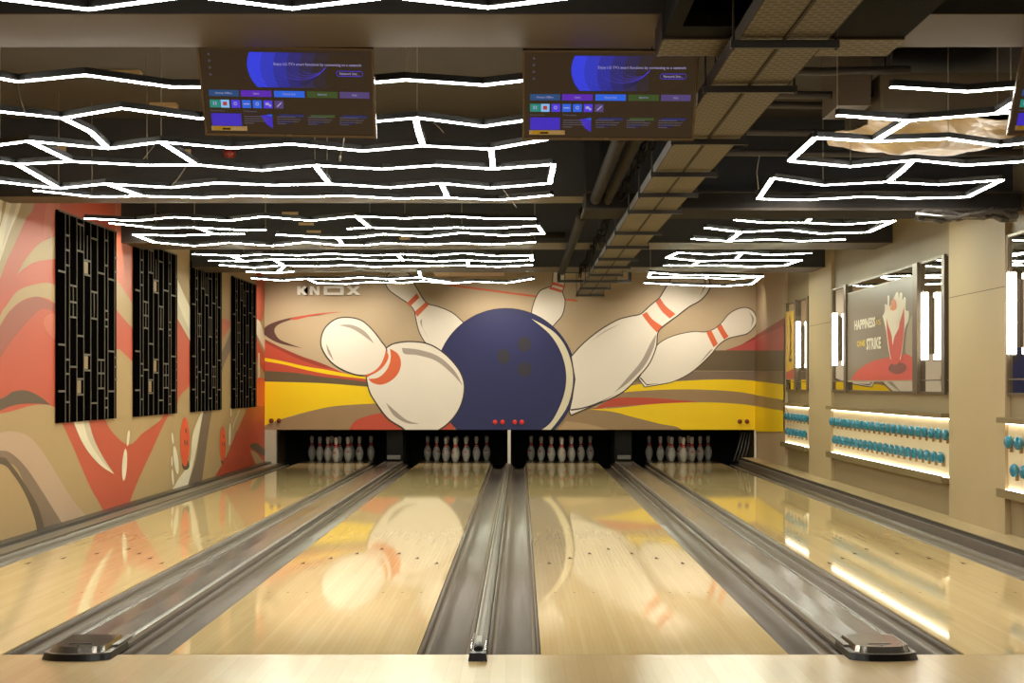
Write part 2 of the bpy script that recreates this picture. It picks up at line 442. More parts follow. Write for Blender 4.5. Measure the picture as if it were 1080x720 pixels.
# right side bands
A(L('rose', [(760,371,1),(783,363,1),(829,334.5,1),(840,329,1),(840,370,1)]))
A(L('darkred', [(779,365.2,1),(829,334.5,1),(840,328,1),(840,338,1),(829,343,1)]))
A(L('brownband', [(700,369.5,1),(840,369.3,1),(840,391.3,1),(700,390.5,1)]))
A(L('midbrown', [(650,391,1),(840,391.5,1),(840,408,1),(650,403,1)]))
A(L('lowtan', [(640,403,1),(790,402,1),(840,407,1),(840,437,1),(640,436,1)]))
A(L('yellow', [(640,414,1),(674,405),(729,401),(762,400),(790,401),(829,405.5),(840,407,1),(840,423.8,1),(829,421.8),(804,417.5),(776,412.8),(734,410.6),(695.5,411),(655,413.6,1)]))
A(L('red', [(640,423,1),(651,419.5),(679,419),(718,422),(737,423.6,1),(695.5,425.8),(651,428.6),(625,431.5,1)]))
A(L('yellow', [(621,431.6,1),(651,430),(684,426.4),(720.5,424.4),(756.7,424.4),(790,427),(829,433.5),(840,436,1),(840,470,1),(735,470,1),(717.8,452),(695.5,446.7),(665,439),(645.5,434)]))
# small pin over the ball
for q in outlined('pinwhite', [(584,284,1),(583,298),(581.5,302),(575,304.5),(569,308),(563.6,319),(561,333),(566,350,1),(580,347,1),(586,340),(592.8,331.4),(595.5,317.5),(592.8,308),(594.5,302),(595,297),(595,284,1)], 1.0): A(q)
A(L('orange', [(582.5,297,1),(595,300.6,1),(594.4,303.6,1),(581.6,300,1)], False))
A(L('orange', [(580.6,302,1),(593.8,306,1),(592.3,308.6,1),(579,304.6,1)], False))
# pin behind
for q in outlined('pinwhite', [(410,289),(420,284.5),(431,289),(436.4,299.4),(440.5,306),(446,315.5),(451.7,321),(462.8,324),(476.7,330),(487.8,339.7),(500,352,1),(480,385,1),(452,363,1),(447.5,359),(442,348),(439,335.5),(437.5,328),(432,320.5),(421,313),(411.4,306),(407,298)], 1.0): A(q)
A(L('orange', [(429,319.6,1),(439.6,309.2,1),(442.4,313.6,1),(432.2,323.4,1)], False))
A(L('orange', [(437.5,328.6,1),(448.8,318.6,1),(452.4,321.4,1),(440,334,1)], False))
A(L('greyshade', [(445,336,1),(446,346),(455,362,1),(448,350),(443.2,340)]))
# ball
BALL = ellipse(533.5, 399.3, 73.4, 73.6, 72)
A((grow(BALL, 1.0), MI['navyrim'])); A((BALL, MI['navy']))
A(L('cream', [(560.5,336,1),(574,343),(586,351.5),(595,363),(601,377),(604.3,395),(603,413),(598,429),(589,443),(580,454,1),(570,454,1),(582,444),(592.6,423),(597,404),(596,386),(590,368),(579,351.5)]))
A((ellipse(531,376,7,8,16), MI['darkhole'])); A((ellipse(553,363,7,8,16), MI['darkhole'])); A((ellipse(553,389.5,7.5,8,16), MI['darkhole']))
# right smaller pin
for q in outlined('pinwhite', [(674,399,1),(684,382),(692,366),(701,358.5),(715,353),(731.7,350),(744,350.3),(754,346.7),(762,339.7),(769,331.4),(779,325.8),(788.6,325),(796,331),(797,341),(789,350.6),(779,353.6),(767.8,356.4),(758,363),(749.7,373),(738.6,384),(726,394),(709.4,402),(695.5,405),(680,407.6,1)], .9): A(q)
A(L('outline', [(674.5,398.4,1),(682,406.2,1),(695,404.4,1),(682,405,1),(676,398,1)], False))
A(L('orange', [(745,350.6,1),(749.6,348.4),(753,354),(757,362.4,1),(752.6,366.2,1),(748.5,358)]))
A(L('orange', [(756.2,345.4,1),(760.6,341.4,1),(764,348),(768.4,354.8,1),(763.8,358,1),(760,352)]))
A(L('greyshade', [(790,329,1),(795,336),(792,345,1),(793,336)]))
A(L('greyshade', [(752,368,1),(742,379),(728,390,1),(738,382),(748,370)]))
# big right pin
for q in outlined('pinwhite', [(601,434,1),(604,420,1),(607,400,1),(603,376,1),(615,363),(631.7,349.4),(651,338),(665,334),(676,331.4),(687,321.7),(695.5,314.7),(701,306),(706.7,297),(713,288),(728,282),(742,286),(747.8,297),(747,306),(738.6,316),(726,323.3),(713.6,332.8),(704,339.7),(695.5,346.7),(692.8,352.8),(691.4,366),(684.4,382.8),(673,396.7),(659.4,410.6),(645.5,419),(626,427),(602.5,437,1)], 1.2): A(q)
A(L('outline', [(601.6,431.4,1),(615,429.4),(630,424.5),(648,416,1),(631,425.3),(616,430.6),(602.5,433,1)]))
A(L('greyshade', [(692,352,1),(689.5,366),(680,385),(664,402),(648,414,1),(662,398),(676,381),(686,362)]))
A(L('greyshade', [(655,341,1),(638,349),(622,361,1),(637,350.5)]))
A(L('orange', [(677,331.6,1),(682,328.8,1),(688,336.5),(698.4,344,1),(692.6,350.4,1),(684,341)]))
A(L('orange', [(691.6,318.4,1),(696.2,314.2,1),(702,322.5),(712.4,331,1),(706.4,335.8,1),(698,328)]))
A(L('greyshade', [(742,290,1),(745,300),(738,312,1),(742,302)]))
# big left pin
for q in outlined('pinwhite', [(407,368,1),(415.5,363),(432,360.8),(451.5,363.3),(468,373),(482,388),(488.4,402),(488.4,416),(483.6,431),(474,444),(462,453),(450,458),(432,456),(424,450),(410,441),(399,427),(390.5,413),(387,398,1)], 1.4): A(q)
for q in outlined('pinwhite', [(354.5,337),(368,335.3),(382,339),(393.5,349.5),(401.5,360),(407,368),(406,377),(401,386),(391,393.5),(379.5,395),(365.5,391),(351.7,383),(342.5,371.7),(339,360.5),(343,346.7)], 1.3): A(q)
A(L('orange', [(407,368.5,1),(409.8,376),(405.6,385),(398,392),(388,397,1),(391,398.4,1),(384,396.2,1),(394,391.6),(401,385),(405.2,376)]))
A(L('orange', [(411.3,367.5,1),(419.7,373),(423,383),(419.7,394),(411.4,402),(401.7,405.5),(393,403.6),(388.6,399.5,1),(399,398),(407,391),(411,383),(412.2,374.5)]))
A(L('greyshade', [(357,342.8,1),(371,342.5),(385,349.5),(394.8,362.4,1),(382,353),(371,346.5)]))
A(L('greyshade', [(344,362,1),(346,371.7),(352,380.4,1),(348.4,371)]))
A(L('greyshade', [(424,366.7,1),(443,369),(463,376),(479.5,391),(488,406.6,1),(476.7,394),(460,380.5),(440.5,374.4),(426.7,373)]))
A(L('greyshade', [(407,424.4,1),(415.5,438),(429.4,446),(442.4,446.7,1),(429.4,443),(418,434)]))
MUR_Y = 25.2
bm = new_bm()
z0 = CH-47*MUR_Y/F
box(bm, -3.78, 3.52, MUR_Y, MUR_Y+.06, z0, 3.065, MI['tan'])
paint(bm, layers, lambda x, y: at_depth(x, y, MUR_Y), (0,-1,0), .00015, x0=279, x1=797.4, y1=453)
o = finish(bm, 'bowling_mural', MM, recalc=False)
tag(o, 'wide wall mural of a navy bowling ball striking giant white pins', 'mural')

# shop lettering
LET = {'K': [[(313.7,301.8),(316.6,301.8),(316.6,310.8),(313.7,310.8)], [(316.6,305.4),(320.6,301.8),(324,301.8),(319.6,306.2),(324,310.8),(320.4,310.8),(316.6,307.2)]],
 'N': [[(327,301.8),(329.6,301.8),(334.2,307.2),(334.2,301.8),(336.7,301.8),(336.7,310.8),(334.2,310.8),(329.6,305.4),(329.6,310.8),(327,310.8)]],
 'O': [[(341.5,301.8),(362.5,301.8),(362.5,304),(341.5,304)],[(341.5,308.6),(362.5,308.6),(362.5,310.8),(341.5,310.8)],[(341.5,304),(345,304),(345,308.6),(341.5,308.6)],[(359,304),(362.5,304),(362.5,308.6),(359,308.6)]],
 'X': [[(365.5,301.8),(369.4,301.8),(380,310.8),(376,310.8)],[(376,301.8),(379.6,301.8),(369.6,310.8),(365.5,310.8)]]}
kr = root('shop_sign', at_depth(347,306.3,MUR_Y-.02), 'white block lettering KNOX fixed high on the mural wall', 'sign')
kl = Vector(kr.location)
LETM = mat('letter_white', rgb(250,246,238), .4, noise=0)
for ch, polys in LET.items():
    bm = new_bm()
    for k_, p in enumerate(polys):
        p = grow(p, .3)
        f0 = [bm.verts.new(Vector(at_depth(x, y, MUR_Y-.045-.001*k_))-kl) for x, y in p]; f1 = [bm.verts.new(Vector(at_depth(x, y, MUR_Y-.012))-kl) for x, y in p]
        bm.faces.new(f0); bm.faces.new(f1)
        for k in range(len(p)): bm.faces.new((f0[k], f0[(k+1) % len(p)], f1[(k+1) % len(p)], f1[k]))
    bmesh.ops.triangulate(bm, faces=[f for f in bm.faces if len(f.verts) > 4], ngon_method='EAR_CLIP')
    finish(bm, 'letter', LETM, kr)

# red indicator lamps low on the mural
REDL = mat('red_lamp', rgb(190,30,24), .3, noise=0, emit=(1,.08,.04,1), estr=.25)
DRED = mat('red_lamp_off', rgb(120,34,24), .3, noise=0)
il = [(285.5,443.5,0,'left of the pair above the leftmost lane'),(293.5,443.5,0,'right of the pair above the leftmost lane'),(522,445,1,'first of the four under the navy ball'),(530,445,1,'second of the four under the navy ball'),
      (543,445,1,'third of the four under the navy ball'),(550.5,445,1,'last of the four under the navy ball'),(781,444.5,0,'left of the pair on the yellow band'),(788.5,444.5,0,'right of the pair on the yellow band')]
for px, py, on, lb in il:
    bm = new_bm(); lathe(bm, [(.034,0),(.032,.01),(.022,.02),(0,.026)], 14)
    o = finish(bm, 'indicator_lamp', REDL if on else DRED, None, loc=at_depth(px, py, MUR_Y-.09+.0), rot=(R(90),0,0))
    o.location.y = MUR_Y-.014
    tag(o, 'small round red lamp, '+lb, 'lamp', 'red lane indicator lamps')

# ---- pit
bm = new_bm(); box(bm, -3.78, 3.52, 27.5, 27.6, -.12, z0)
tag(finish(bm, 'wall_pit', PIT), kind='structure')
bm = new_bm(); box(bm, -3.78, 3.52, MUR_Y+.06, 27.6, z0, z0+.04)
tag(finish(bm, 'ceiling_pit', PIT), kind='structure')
DOORG = mat('kick_grey', rgb(62,58,54), .6)
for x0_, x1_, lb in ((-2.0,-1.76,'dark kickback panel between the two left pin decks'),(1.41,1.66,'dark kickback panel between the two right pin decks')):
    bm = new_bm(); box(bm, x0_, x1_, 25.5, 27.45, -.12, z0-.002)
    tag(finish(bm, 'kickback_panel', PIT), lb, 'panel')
r = root('kickback_panel', (-.168, 25.2, -.12), 'slim kickback panel with white front edge between the middle pin decks', 'panel')
bm = new_bm(); box(bm, -.018, .018, .05, 2.2, 0, z0+.118); finish(bm, 'board', PIT, r)
bm = new_bm(); box(bm, -.023, .023, 0, .05, 0, z0+.118, 0, .004); finish(bm, 'front_edge', WHITEP, r)
r = root('kickback_panel', (-3.69, 25.2, -.12), 'pale end panel at the far left of the pin decks', 'panel')
bm = new_bm(); box(bm, -.09, .085, 0, .05, .12, z0+.118, 0, .003); finish(bm, 'board', mat('pale_board', rgb(190,180,158), .5), r)
bm = new_bm(); box(bm, .086, .1, .0, .06, .12, z0+.118); finish(bm, 'edge', DOORG, r)
bm = new_bm(); box(bm, 3.44, 3.47, 25.1, 25.14, .09, z0-.002, 0, .004)
tag(finish(bm, 'edge_post', WHITEP), 'thin white post at the far right end of the pin decks', 'post')
bm = new_bm()
for k in range(4): tube(bm, [(3.2+.05*k, 25.6, .02), (3.26+.05*k, 25.62, .2), (3.33+.04*k, 25.6, .46)], .011, 6)
tag(finish(bm, 'cable_bundle', mat('cable_grey', rgb(120,116,110), .4)), 'grey cables hanging at the far right end of the pin decks', 'cables')

# ---- pins
PROF = [(2.03,0),(2.83,.75),(3.5,1.5),(3.91,2.25),(4.51,3.375),(4.77,4.5),(4.56,5.875),(4.2,6.6),(3.70,7.25),(3.05,7.95),(2.47,8.625),(2.1,9.1),(1.97,9.375),(1.80,10),(1.87,10.875),(2.09,11.75),(2.41,12.625),(2.55,13.5),(2.42,14.1),(1.95,14.6),(1.1,14.92),(0,15)]
PROF = [(a*.0254/2, b*.0254) for a, b in PROF]
def prof_r(z):
    for (r0, z0_), (r1, z1_) in zip(PROF, PROF[1:]):
        if z0_ <= z <= z1_: return r0+(r1-r0)*(z-z0_)/(z1_-z0_)
    return .02
PINW = mat('pin_white', rgb(208,200,188), .25, noise=.02); PINR = mat('pin_red', rgb(200,30,34), .3, noise=.02)
pin0 = root('bowling_pin', (0,0,0), 'x', 'bowling pin', 'bowling pins set on the decks')
bm = new_bm(); lathe(bm, PROF, 20); finish(bm, 'body', PINW, pin0)
for za, zb in ((.219,.232),(.240,.268)):
    bm = new_bm(); n = 4
    lathe(bm, [(prof_r(za+(zb-za)*k/n)+.0008, za+(zb-za)*k/n) for k in range(n+1)], 20, cap=False)
    finish(bm, 'neck_band', PINR, pin0)
bm = new_bm()   # small red crown mark on the belly, facing the lane
for k in range(3):
    a = (k-1)*.26-math.pi/2
    pts = [(a-.12,.135),(a+.12,.135),(a+.12,.152),(a,.170),(a-.12,.152)]
    bm.faces.new([bm.verts.new((math.cos(t)*(prof_r(z)+.0009), math.sin(t)*(prof_r(z)+.0009), z)) for t, z in pts])
finish(bm, 'crown_mark', PINR, pin0, recalc=False)
LANEP = ['on the leftmost lane', 'on the second lane from the left', 'on the third lane from the left', 'on the rightmost lane']
ROWP = [['front pin of the triangle'], ['left pin of the second row','right pin of the second row'], ['left pin of the third row','middle pin of the third row','right pin of the third row'],
        ['outer left pin of the back row','inner left pin of the back row','inner right pin of the back row','outer right pin of the back row']]
first = True
for li, (a, b) in enumerate(LANES):
    for row in range(4):
        for k in range(row+1):
            if first: p = pin0; first = False
            else:
                p = pin0.copy(); COL.objects.link(p)
                for ch in pin0.children:
                    if ch.name.startswith('crown_mark') and (li*7+row*3+k) % 3 == 0: continue
                    c = ch.copy(); COL.objects.link(c); c.parent = p
            p.location = ((a+b)/2+(k-row/2)*.3048, YF+18.29+row*.264, -.001)
            p.rotation_euler = (0,0,R(random.uniform(-50,50)))
            p['label'] = 'white pin, '+ROWP[row][k]+' '+LANEP[li]

# ================================================================== LEFT WALL
wn = [('tan',(178,148,104)),('red',(192,82,56)),('rose',(200,106,80)),('darkred',(160,84,66)),('brown',(96,78,60)),('midbrown',(134,110,90)),('blush',(190,158,132)),
      ('cream',(232,218,192)),('pale',(206,190,164)),('ballred',(226,86,48)),('grey',(118,98,82)),('darkorange',(186,70,44))]
WM = [mat('left_'+a, rgb(*c), .5, noise=.015, nscale=3) for a, c in wn]
WI = {a: i for i, (a, _) in enumerate(wn)}
lay = []
def B(n_, pts, smooth=True): lay.append((spline(pts) if smooth else [p[:2] for p in pts], WI[n_]))
B('red', [(38,150,1),(36.5,213),(27,231.7),(16.7,254.6),(6,277.5),(0,294),(-20,330),(-60,400,1),(-60,440,1),(0,436),(36,427),(55,428),(61,436),(66,447),(77.8,473),(94.4,512),(107,534.5),(118,560,1),(125,560,1),(136,531.7),(144.4,509.4),(161,473),(176,441),(186,428),(190,417),(201.5,405),(203.6,395),(203,365),(196,348),(187,336),(170,345),(143,329),(123,297),(123,150,1)])
B('tan', [(123,298,1),(134,313),(143,328),(150,340,1),(150,365,1),(143,350),(134,340),(123,327,1)])
B('tan', [(123,368),(132,374),(142,383),(160,395),(172,412),(172,438),(160,450),(150,457),(139.3,467.8),(130,466.6),(118,454.8),(111,442),(106,425),(108,380)])
B('rose', [(58,150,1),(46,240),(52,250),(63,247,1),(63,150,1)]); B('rose', [(123,150,1),(123,240,1),(123,294,1),(143,325,1),(143,240,1),(143,150,1)])
B('tan', [(17.7,290,1),(27,273),(41.7,256.7),(62,247.4,1),(62,272.6,1),(37.5,276),(24,284)])
B('tan', [(-30,400,1),(0,333),(6,323),(18.7,306.7),(35.4,300.2),(50,298),(62,302,1),(62,324,1),(52,316),(41.7,313),(27,315),(12.5,325.4),(2,342),(-20,400,1)])
B('darkred', [(-20,400,1),(0,344),(16.7,322),(30,315),(41.7,313),(62,323,1),(62,332,1),(50,326),(41.7,327),(30,338),(14,357),(0,378),(-10,400,1)])
B('rose', [(52,331),(60,333),(62,345),(62,360),(50,350),(46,338)])
B('brown', [(-30,424,1),(0,420.5),(13.9,412.8),(27.8,411.7),(41.7,417.8),(52.8,426.7,1),(36,425.2),(16.7,426.7),(0,433),(-30,450,1)])
B('blush', [(-40,470,1),(0,456.5),(14,454.8),(30.7,460.7),(47,479.6),(61.4,503),(78,529),(91,544.5),(110,575,1),(82,580,1),(66,552.8),(54.3,534),(42.5,515),(28,493.8),(14,479.6),(0,475),(-40,480,1)])
B('midbrown', [(-40,480,1),(0,475),(14,479.6),(28,493.8),(42.5,515),(54.3,534),(66,552.8),(80,580,1),(50,585,1),(47,557.5),(40,534),(26,510),(10,488),(-40,486,1)])
B('brown', [(-40,486,1),(0,482),(10,488),(26,510),(40,534),(47,557.5),(54,590,1),(42,590,1),(39,560),(35.4,543.3),(26,519.7),(14,500.8),(0,489),(-40,492,1)])
B('cream', [(12,190,1),(27,196,1),(20,222),(10,245),(0,275),(-8,290,1),(-4,255),(4,225)])
B('pale', [(16,200,1),(22,200,1),(12,235),(2,262,1),(8,230)])
B('cream', [(-12,190,1),(4,192,1),(0,235),(-10,260,1)])
B('pale', [(76.7,444,1),(93.3,443,1),(99,463),(108.6,482),(120.4,499.9,1),(104,489),(87.4,467.8)])
B('cream', [(74.7,436,1),(86,436,1),(93,463),(106,484),(120.4,499.9,1),(104,489),(87.4,467.8)])
lay.append((ellipse(131.2,490,2.5,17,24,.06), WI['cream'])); lay.append((ellipse(135,462,1.4,8.5,16,.1), WI['cream']))
# between panels two and three, three and four
B('cream', [(187,295,1),(196,315),(204,332,1),(204,362,1),(196,345),(187,325,1)])
B('pale', [(187,318,1),(196,340),(204,356,1),(204,366,1),(195,350),(187,336,1)])
B('rose', [(233,335,1),(243,340),(238,352),(233,358,1)])
B('grey', [(250,335,1),(244,347),(238,362),(230,380),(222,410),(214,435),(206.7,483),(197.5,512.5),(196,520,1),(209,518,1),(212.5,508.3),(216.7,478),(220,453),(223.3,434),(228,410),(236,385),(246,362),(252,350,1)])
B('cream', [(218,425,1),(211,437),(203,458),(200,487),(190,502),(180.5,517.5),(176,524,1),(196,518,1),(198,511.5),(206.7,475),(214,435)])
lay.append((ellipse(195.8,490,4,5.5,16), WI['brown'])); lay.append((ellipse(194.8,465.8,4.9,25.8,32), WI['ballred']))
for x_, y_ in ((195.9,454),(194.6,466.5),(197,466.8)): lay.append((ellipse(x_, y_, .8, 3.0, 10), WI['brown']))
lay.append((ellipse(235.8,486,2.8,4,16), WI['brown'])); lay.append((ellipse(234.7,468,3.3,18.5,28), WI['ballred']))
for x_, y_ in ((235.6,459.5),(234.3,468),(236.2,468.2)): lay.append((ellipse(x_, y_, .5, 2.2, 10), WI['brown']))
lay.append((ellipse(181.7,462,1.1,6,14,-.1), WI['cream'])); lay.append((ellipse(185.2,485,2.4,15,20,-.12), WI['cream']))
lay.append((ellipse(180.9,486,.9,5.5,12), WI['cream'])); lay.append((ellipse(181.8,503,1.2,8.5,14,-.08), WI['cream']))
lay.append((ellipse(243.2,434.5,.7,5,12), WI['cream'])); lay.append((ellipse(242,458,1.2,12,16,.03), WI['cream']))
B('pale', [(251.5,432,1),(253,432,1),(247,447),(244.4,456,1),(246,446)])
B('darkorange', [(262,425,1),(255,443.3),(246.7,461.7),(240,478),(230,496.7),(223,505.5,1),(235,502.8),(246.7,497),(262,492),(282,491,1),(282,420,1)])
B('brown', [(263,470),(270,467),(279,474,1),(281,482,1),(270,476)])
B('tan', [(263.3,474,1),(270,477.5),(277.5,486.7),(282,494,1),(271.7,491.8),(266.7,483)])
B('red', [(270,285,1),(277,285,1),(279,310),(277,335),(272,338),(268,330,1)])
B('cream', [(268,336,1),(273,338),(277,348),(280,362,1),(280,372,1),(275,362),(268,348,1)])
B('red', [(268,350,1),(274,364),(280,378,1),(281,395,1),(274,385),(268,372,1)])
B('cream', [(272,372,1),(273.5,372,1),(273.5,400,1),(272,400,1)], False)
B('ballred', [(270,402),(274,398),(279,402),(280,425),(272,428),(269,420)])
XW = -3.78
bm = new_bm(); box(bm, XW-.1, XW, -5, 28, -.12, 3.065, WI['tan'])
def clampfn(x, y):
    p = at_side(x, y, XW); return (p[0], p[1], max(.0, min(3.06, p[2])))
paint(bm, lay, clampfn, (1,0,0), .0001, x1=279)
tag(finish(bm, 'wall_left', WM, recalc=False), kind='structure')

# lattice panels on the left wall
LATB = mat('lattice_black', (.0016,.0013,.0012,1), .5, noise=.05, spec=.0)
LATL = mat('lattice_line', rgb(88,78,66), .7, metal=.0, noise=.05)
XP = -3.748
def gx(cx):     # crop column to distance along the panel
    px = 50+cx/3.0; return XP*F/(px-X0)
g0, g1 = gx(35), gx(219)
cols = [35, 57, 70, 93, 115, 137, 158, 181, 191, 212, 219]
ticks = {(57,70): [110,157,205,505,550,640], (35,57): [225,457,605], (70,93): [270,322,370,528], (93,115): [75,160,430,567,617], (115,137): [190,236,490,540],
         (137,158): [120,290,375,645], (158,181): [230,507,550,598], (181,191): [125,205,350,378,400,630,660], (191,212): [250,480,608], (212,219): [180,225,500,530,570]}
mids = [((93,115),75,160),((115,137),110,190),((70,93),270,370),((137,158),290,375),((158,181),507,598),((93,115),105,105)]
openings = [((115,137),190,236),((115,137),490,540),((93,115),567,617)]
def vf(cx, cy):
    t = 28+(cx-35)/184*68; b = 706-(cx-35)/184*11
    return 1-(cy-t)/(b-t)
ZP0, ZP1 = .852, 2.585
pr0 = None
for n_, (pxa, pxb) in enumerate([(62,123.5),(143,187.5),(203,234.5),(246,271)]):
    ya = XP*F/(pxa-X0); yb = XP*F/(pxb-X0)
    lb = ['nearest and widest, with bare slots', 'second along the left wall', 'third along the left wall', 'furthest and narrowest looking, next to the mural'][n_]
    r = root('lattice_panel', (XP-.026, ya, ZP0), 'tall black lattice wall panel, '+lb, 'wall panel', 'black lattice panels on the left wall')
    W_ = yb-ya; H_ = ZP1-ZP0
    bm = new_bm(); box(bm, 0, .02, 0, W_, 0, H_, 0)
    finish(bm, 'board', LATB, r)
    bm = new_bm()
    def yy(cx): return (gx(cx)-g0)/(g1-g0)*W_
    def vb(y, za, zb, w=.0055): box(bm, .018, .026, max(0,y-w), min(W_,y+w), max(0,za), min(H_,zb))
    def hb(ya_, yb_, z, w=.008):
        if 0 < z < H_: box(bm, .0185, .0255, ya_, yb_, z-w, z+w)
    for cx in cols[1:-1]: vb(yy(cx), 0, H_)
    for (a, b), ts in ticks.items():
        for t in ts: hb(yy(a), yy(b), vf((a+b)/2, t)*H_)
    for (a, b), t0, t1 in mids:
        if t1 > t0: vb((yy(a)+yy(b))/2, vf((a+b)/2, t1)*H_, vf((a+b)/2, t0)*H_, .006)
    box(bm, .018, .026, 0, W_, H_-.012, H_)
    finish(bm, 'lattice_strips', LATL, r)
    for (a, b), t0, t1 in (openings if n_ < 2 else []):
        bm = new_bm(); box(bm, .0185, .024, yy(a)+.012, yy((a+b)/2)+.02, vf((a+b)/2, t1)*H_+.012, vf((a+b)/2, t0)*H_-.012)
        tag(finish(bm, 'open_slot', mat('slot_tan', rgb(138,110,76), .6), r), 'tan open slot')

# ================================================================== RIGHT WALL
bm = new_bm(); box(bm, 3.52, 3.7, -5, 28, -.12, 3.065)
tag(finish(bm, 'wall_right', mat('right_wall_paint', rgb(142,124,92), .5, noise=.03, nscale=2)), kind='structure')
GROOVE = mat('groove', rgb(88,74,56), .7)
for y0, y1 in ((12.26,13.86),(19.12,20.6)):
    bm = new_bm(); box(bm, 3.48, 3.52, y0, y1, .088, 3.065, 0, 0); box(bm, 3.4792, 3.4805, y0+.001, y1-.001, 1.866, 1.871, 1)
    tag(finish(bm, 'pillar', [TAN, GROOVE]), kind='structure')
bm = new_bm(); box(bm, 3.48, 3.52, 22.45, 25.26, .088, 3.065, MI['tan'])
paint(bm, layers[:20], lambda x, y: at_side(x, y, 3.48), (-1,0,0), .0012, x0=797.6, x1=828, y1=455)
tag(finish(bm, 'pillar', MM, recalc=False), kind='structure')

TEAL = mat('teal_ball', rgb(8,112,140), .12, noise=.05, coat=.5)
PEG = mat('peg_tan', rgb(150,120,80), .5)
half0 = None
def halfball():
    r = root('display_ball', (0,0,0), 'x', 'ball')
    bm = new_bm(); n = 12
    lathe(bm, [(.049*math.sin(k/n*math.pi), -.031*math.cos(k/n*math.pi)) for k in range(n+1)], 22)
    finish(bm, 'glossy_shell', TEAL, r, rot=(0, R(-90), 0), loc=(-.032, 0, 0))
    bm = new_bm(); box(bm, -.022, -.001, -.005, .005, -.072, -.03)
    finish(bm, 'peg', PEG, r)
    return r
def display(y0, y1, where, up, lo, ylab):
    r = root('display_niche', (3.515, y0, .36), 'backlit cream display niche with two teal ball rows, '+ylab, 'display shelf', 'backlit ball niches on the right wall')
    w = y1-y0
    bm = new_bm(); box(bm, -.012, .004, 0, w, .05, .53); finish(bm, 'back_panel', CREAM, r)
    bm = new_bm(); box(bm, -.1, .004, 0, w, .53, .57, 0, .003); finish(bm, 'shelf', mat('shelf_bronze', rgb(122,106,72), .35, noise=.05), r)
    bm = new_bm(); box(bm, -.1, .004, 0, w, 0, .045, 0, .003); box(bm, -.1, -.09, 0, w, .044, .062); finish(bm, 'shelf', MATS['shelf_bronze'], r)
    bm = new_bm(); box(bm, -.034, -.02, .01, w-.01, .519, .529); tag(finish(bm, 'light_strip', STRIPM, r), 'glowing light strip')
    bm = new_bm(); box(bm, -.034, -.02, .01, w-.01, .046, .054); tag(finish(bm, 'light_strip', STRIPM, r), 'glowing light strip')
    global half0
    for z, (ya, yb, nn), nm in ((.755, up, 'upper'), (.56, lo, 'lower')):
        for k in range(nn):
            if half0 is None: h = half0 = halfball()
            else:
                h = half0.copy(); COL.objects.link(h)
                for ch in half0.children:
                    c = ch.copy(); COL.objects.link(c); c.parent = h
            h.location = (3.502, ya+(yb-ya)*k/(nn-1), z)
            end = ''
            h['label'] = 'glossy teal display ball in the '+nm+' row of the '+where+' niche'
            h['group'] = nm+' row of teal display balls in the '+where+' niche'
display(13.862, 19.118, 'long middle', (13.95, 19.02, 22), (14.1, 18.85, 21), 'long one between two pillars')
display(20.602, 22.449, 'far short', (20.72, 22.3, 7), (20.86, 22.2, 6), 'short far one beside the mural')
display(7.4, 12.259, 'near', (7.6, 12.14, 20), (7.55, 12.0, 20), 'cut off at the picture edge')

# mirrors, posters and light boxes above the niches
def mirror_unit(y0, y1, posts, label):
    r = root('wall_mirror', (3.518, y0, 1.085), label, 'mirror', 'framed mirrors on the right wall')
    w = y1-y0; H_ = 1.15
    bm = new_bm(); box(bm, -.012, 0, 0, w, 0, H_); finish(bm, 'mirror_glass', MIRROR, r)
    bm = new_bm()
    box(bm, -.03, -.0125, 0, w, 0, .02); box(bm, -.03, -.0125, 0, w, H_-.02, H_); box(bm, -.031, -.0125, 0, .025, 0, H_); box(bm, -.031, -.0125, w-.025, w, 0, H_)
    box(bm, -.026, -.0125, .025, w-.025, .112, .122)
    finish(bm, 'frame', BRONZE, r)
    for p, hw in posts:
        bm = new_bm(); box(bm, -.05, -.0125, p-y0-hw, p-y0+hw, 0, H_, 0, .003); finish(bm, 'post', BRONZE, r)
    return r
mirror_unit(13.875, 19.1, ((14.02,.05),(15.02,.09),(18.27,.06)), 'long bronze framed mirror around the grey bowling poster')
mirror_unit(20.62, 22.43, ((20.68,.05),(21.6,.06)), 'short bronze framed mirror nearest the mural')
mirror_unit(7.0, 12.25, ((8.0,.06),(11.35,.06)), 'bronze framed mirror cut off by the picture edge')
def light_box(y, lb):
    r = root('light_tube', (3.458, y, 1.365), 'tall upright white wall light, '+lb, 'wall light', 'upright wall lights')
    bm = new_bm(); box(bm, -.03, .02, -.038, .038, .012, .583, 0, .008); finish(bm, 'diffuser', TUBEM, r)
    bm = new_bm(); box(bm, .021, .0475, -.03, .03, .06, .54); finish(bm, 'back_plate', BRONZE, r)
    for z_ in (0,.584):
        bm = new_bm(); box(bm, -.03, .02, -.038, .038, z_, z_+.011); finish(bm, 'end_cap', CHROME, r)
light_box(14.58, 'on the mirror strip right of the grey poster')
light_box(18.75, 'on the mirror strip left of the grey poster')
light_box(21.22, 'the furthest one near the mural')
light_box(12.0, 'the nearest one beyond the near pillar')
light_box(7.6, 'out beyond the picture edge')

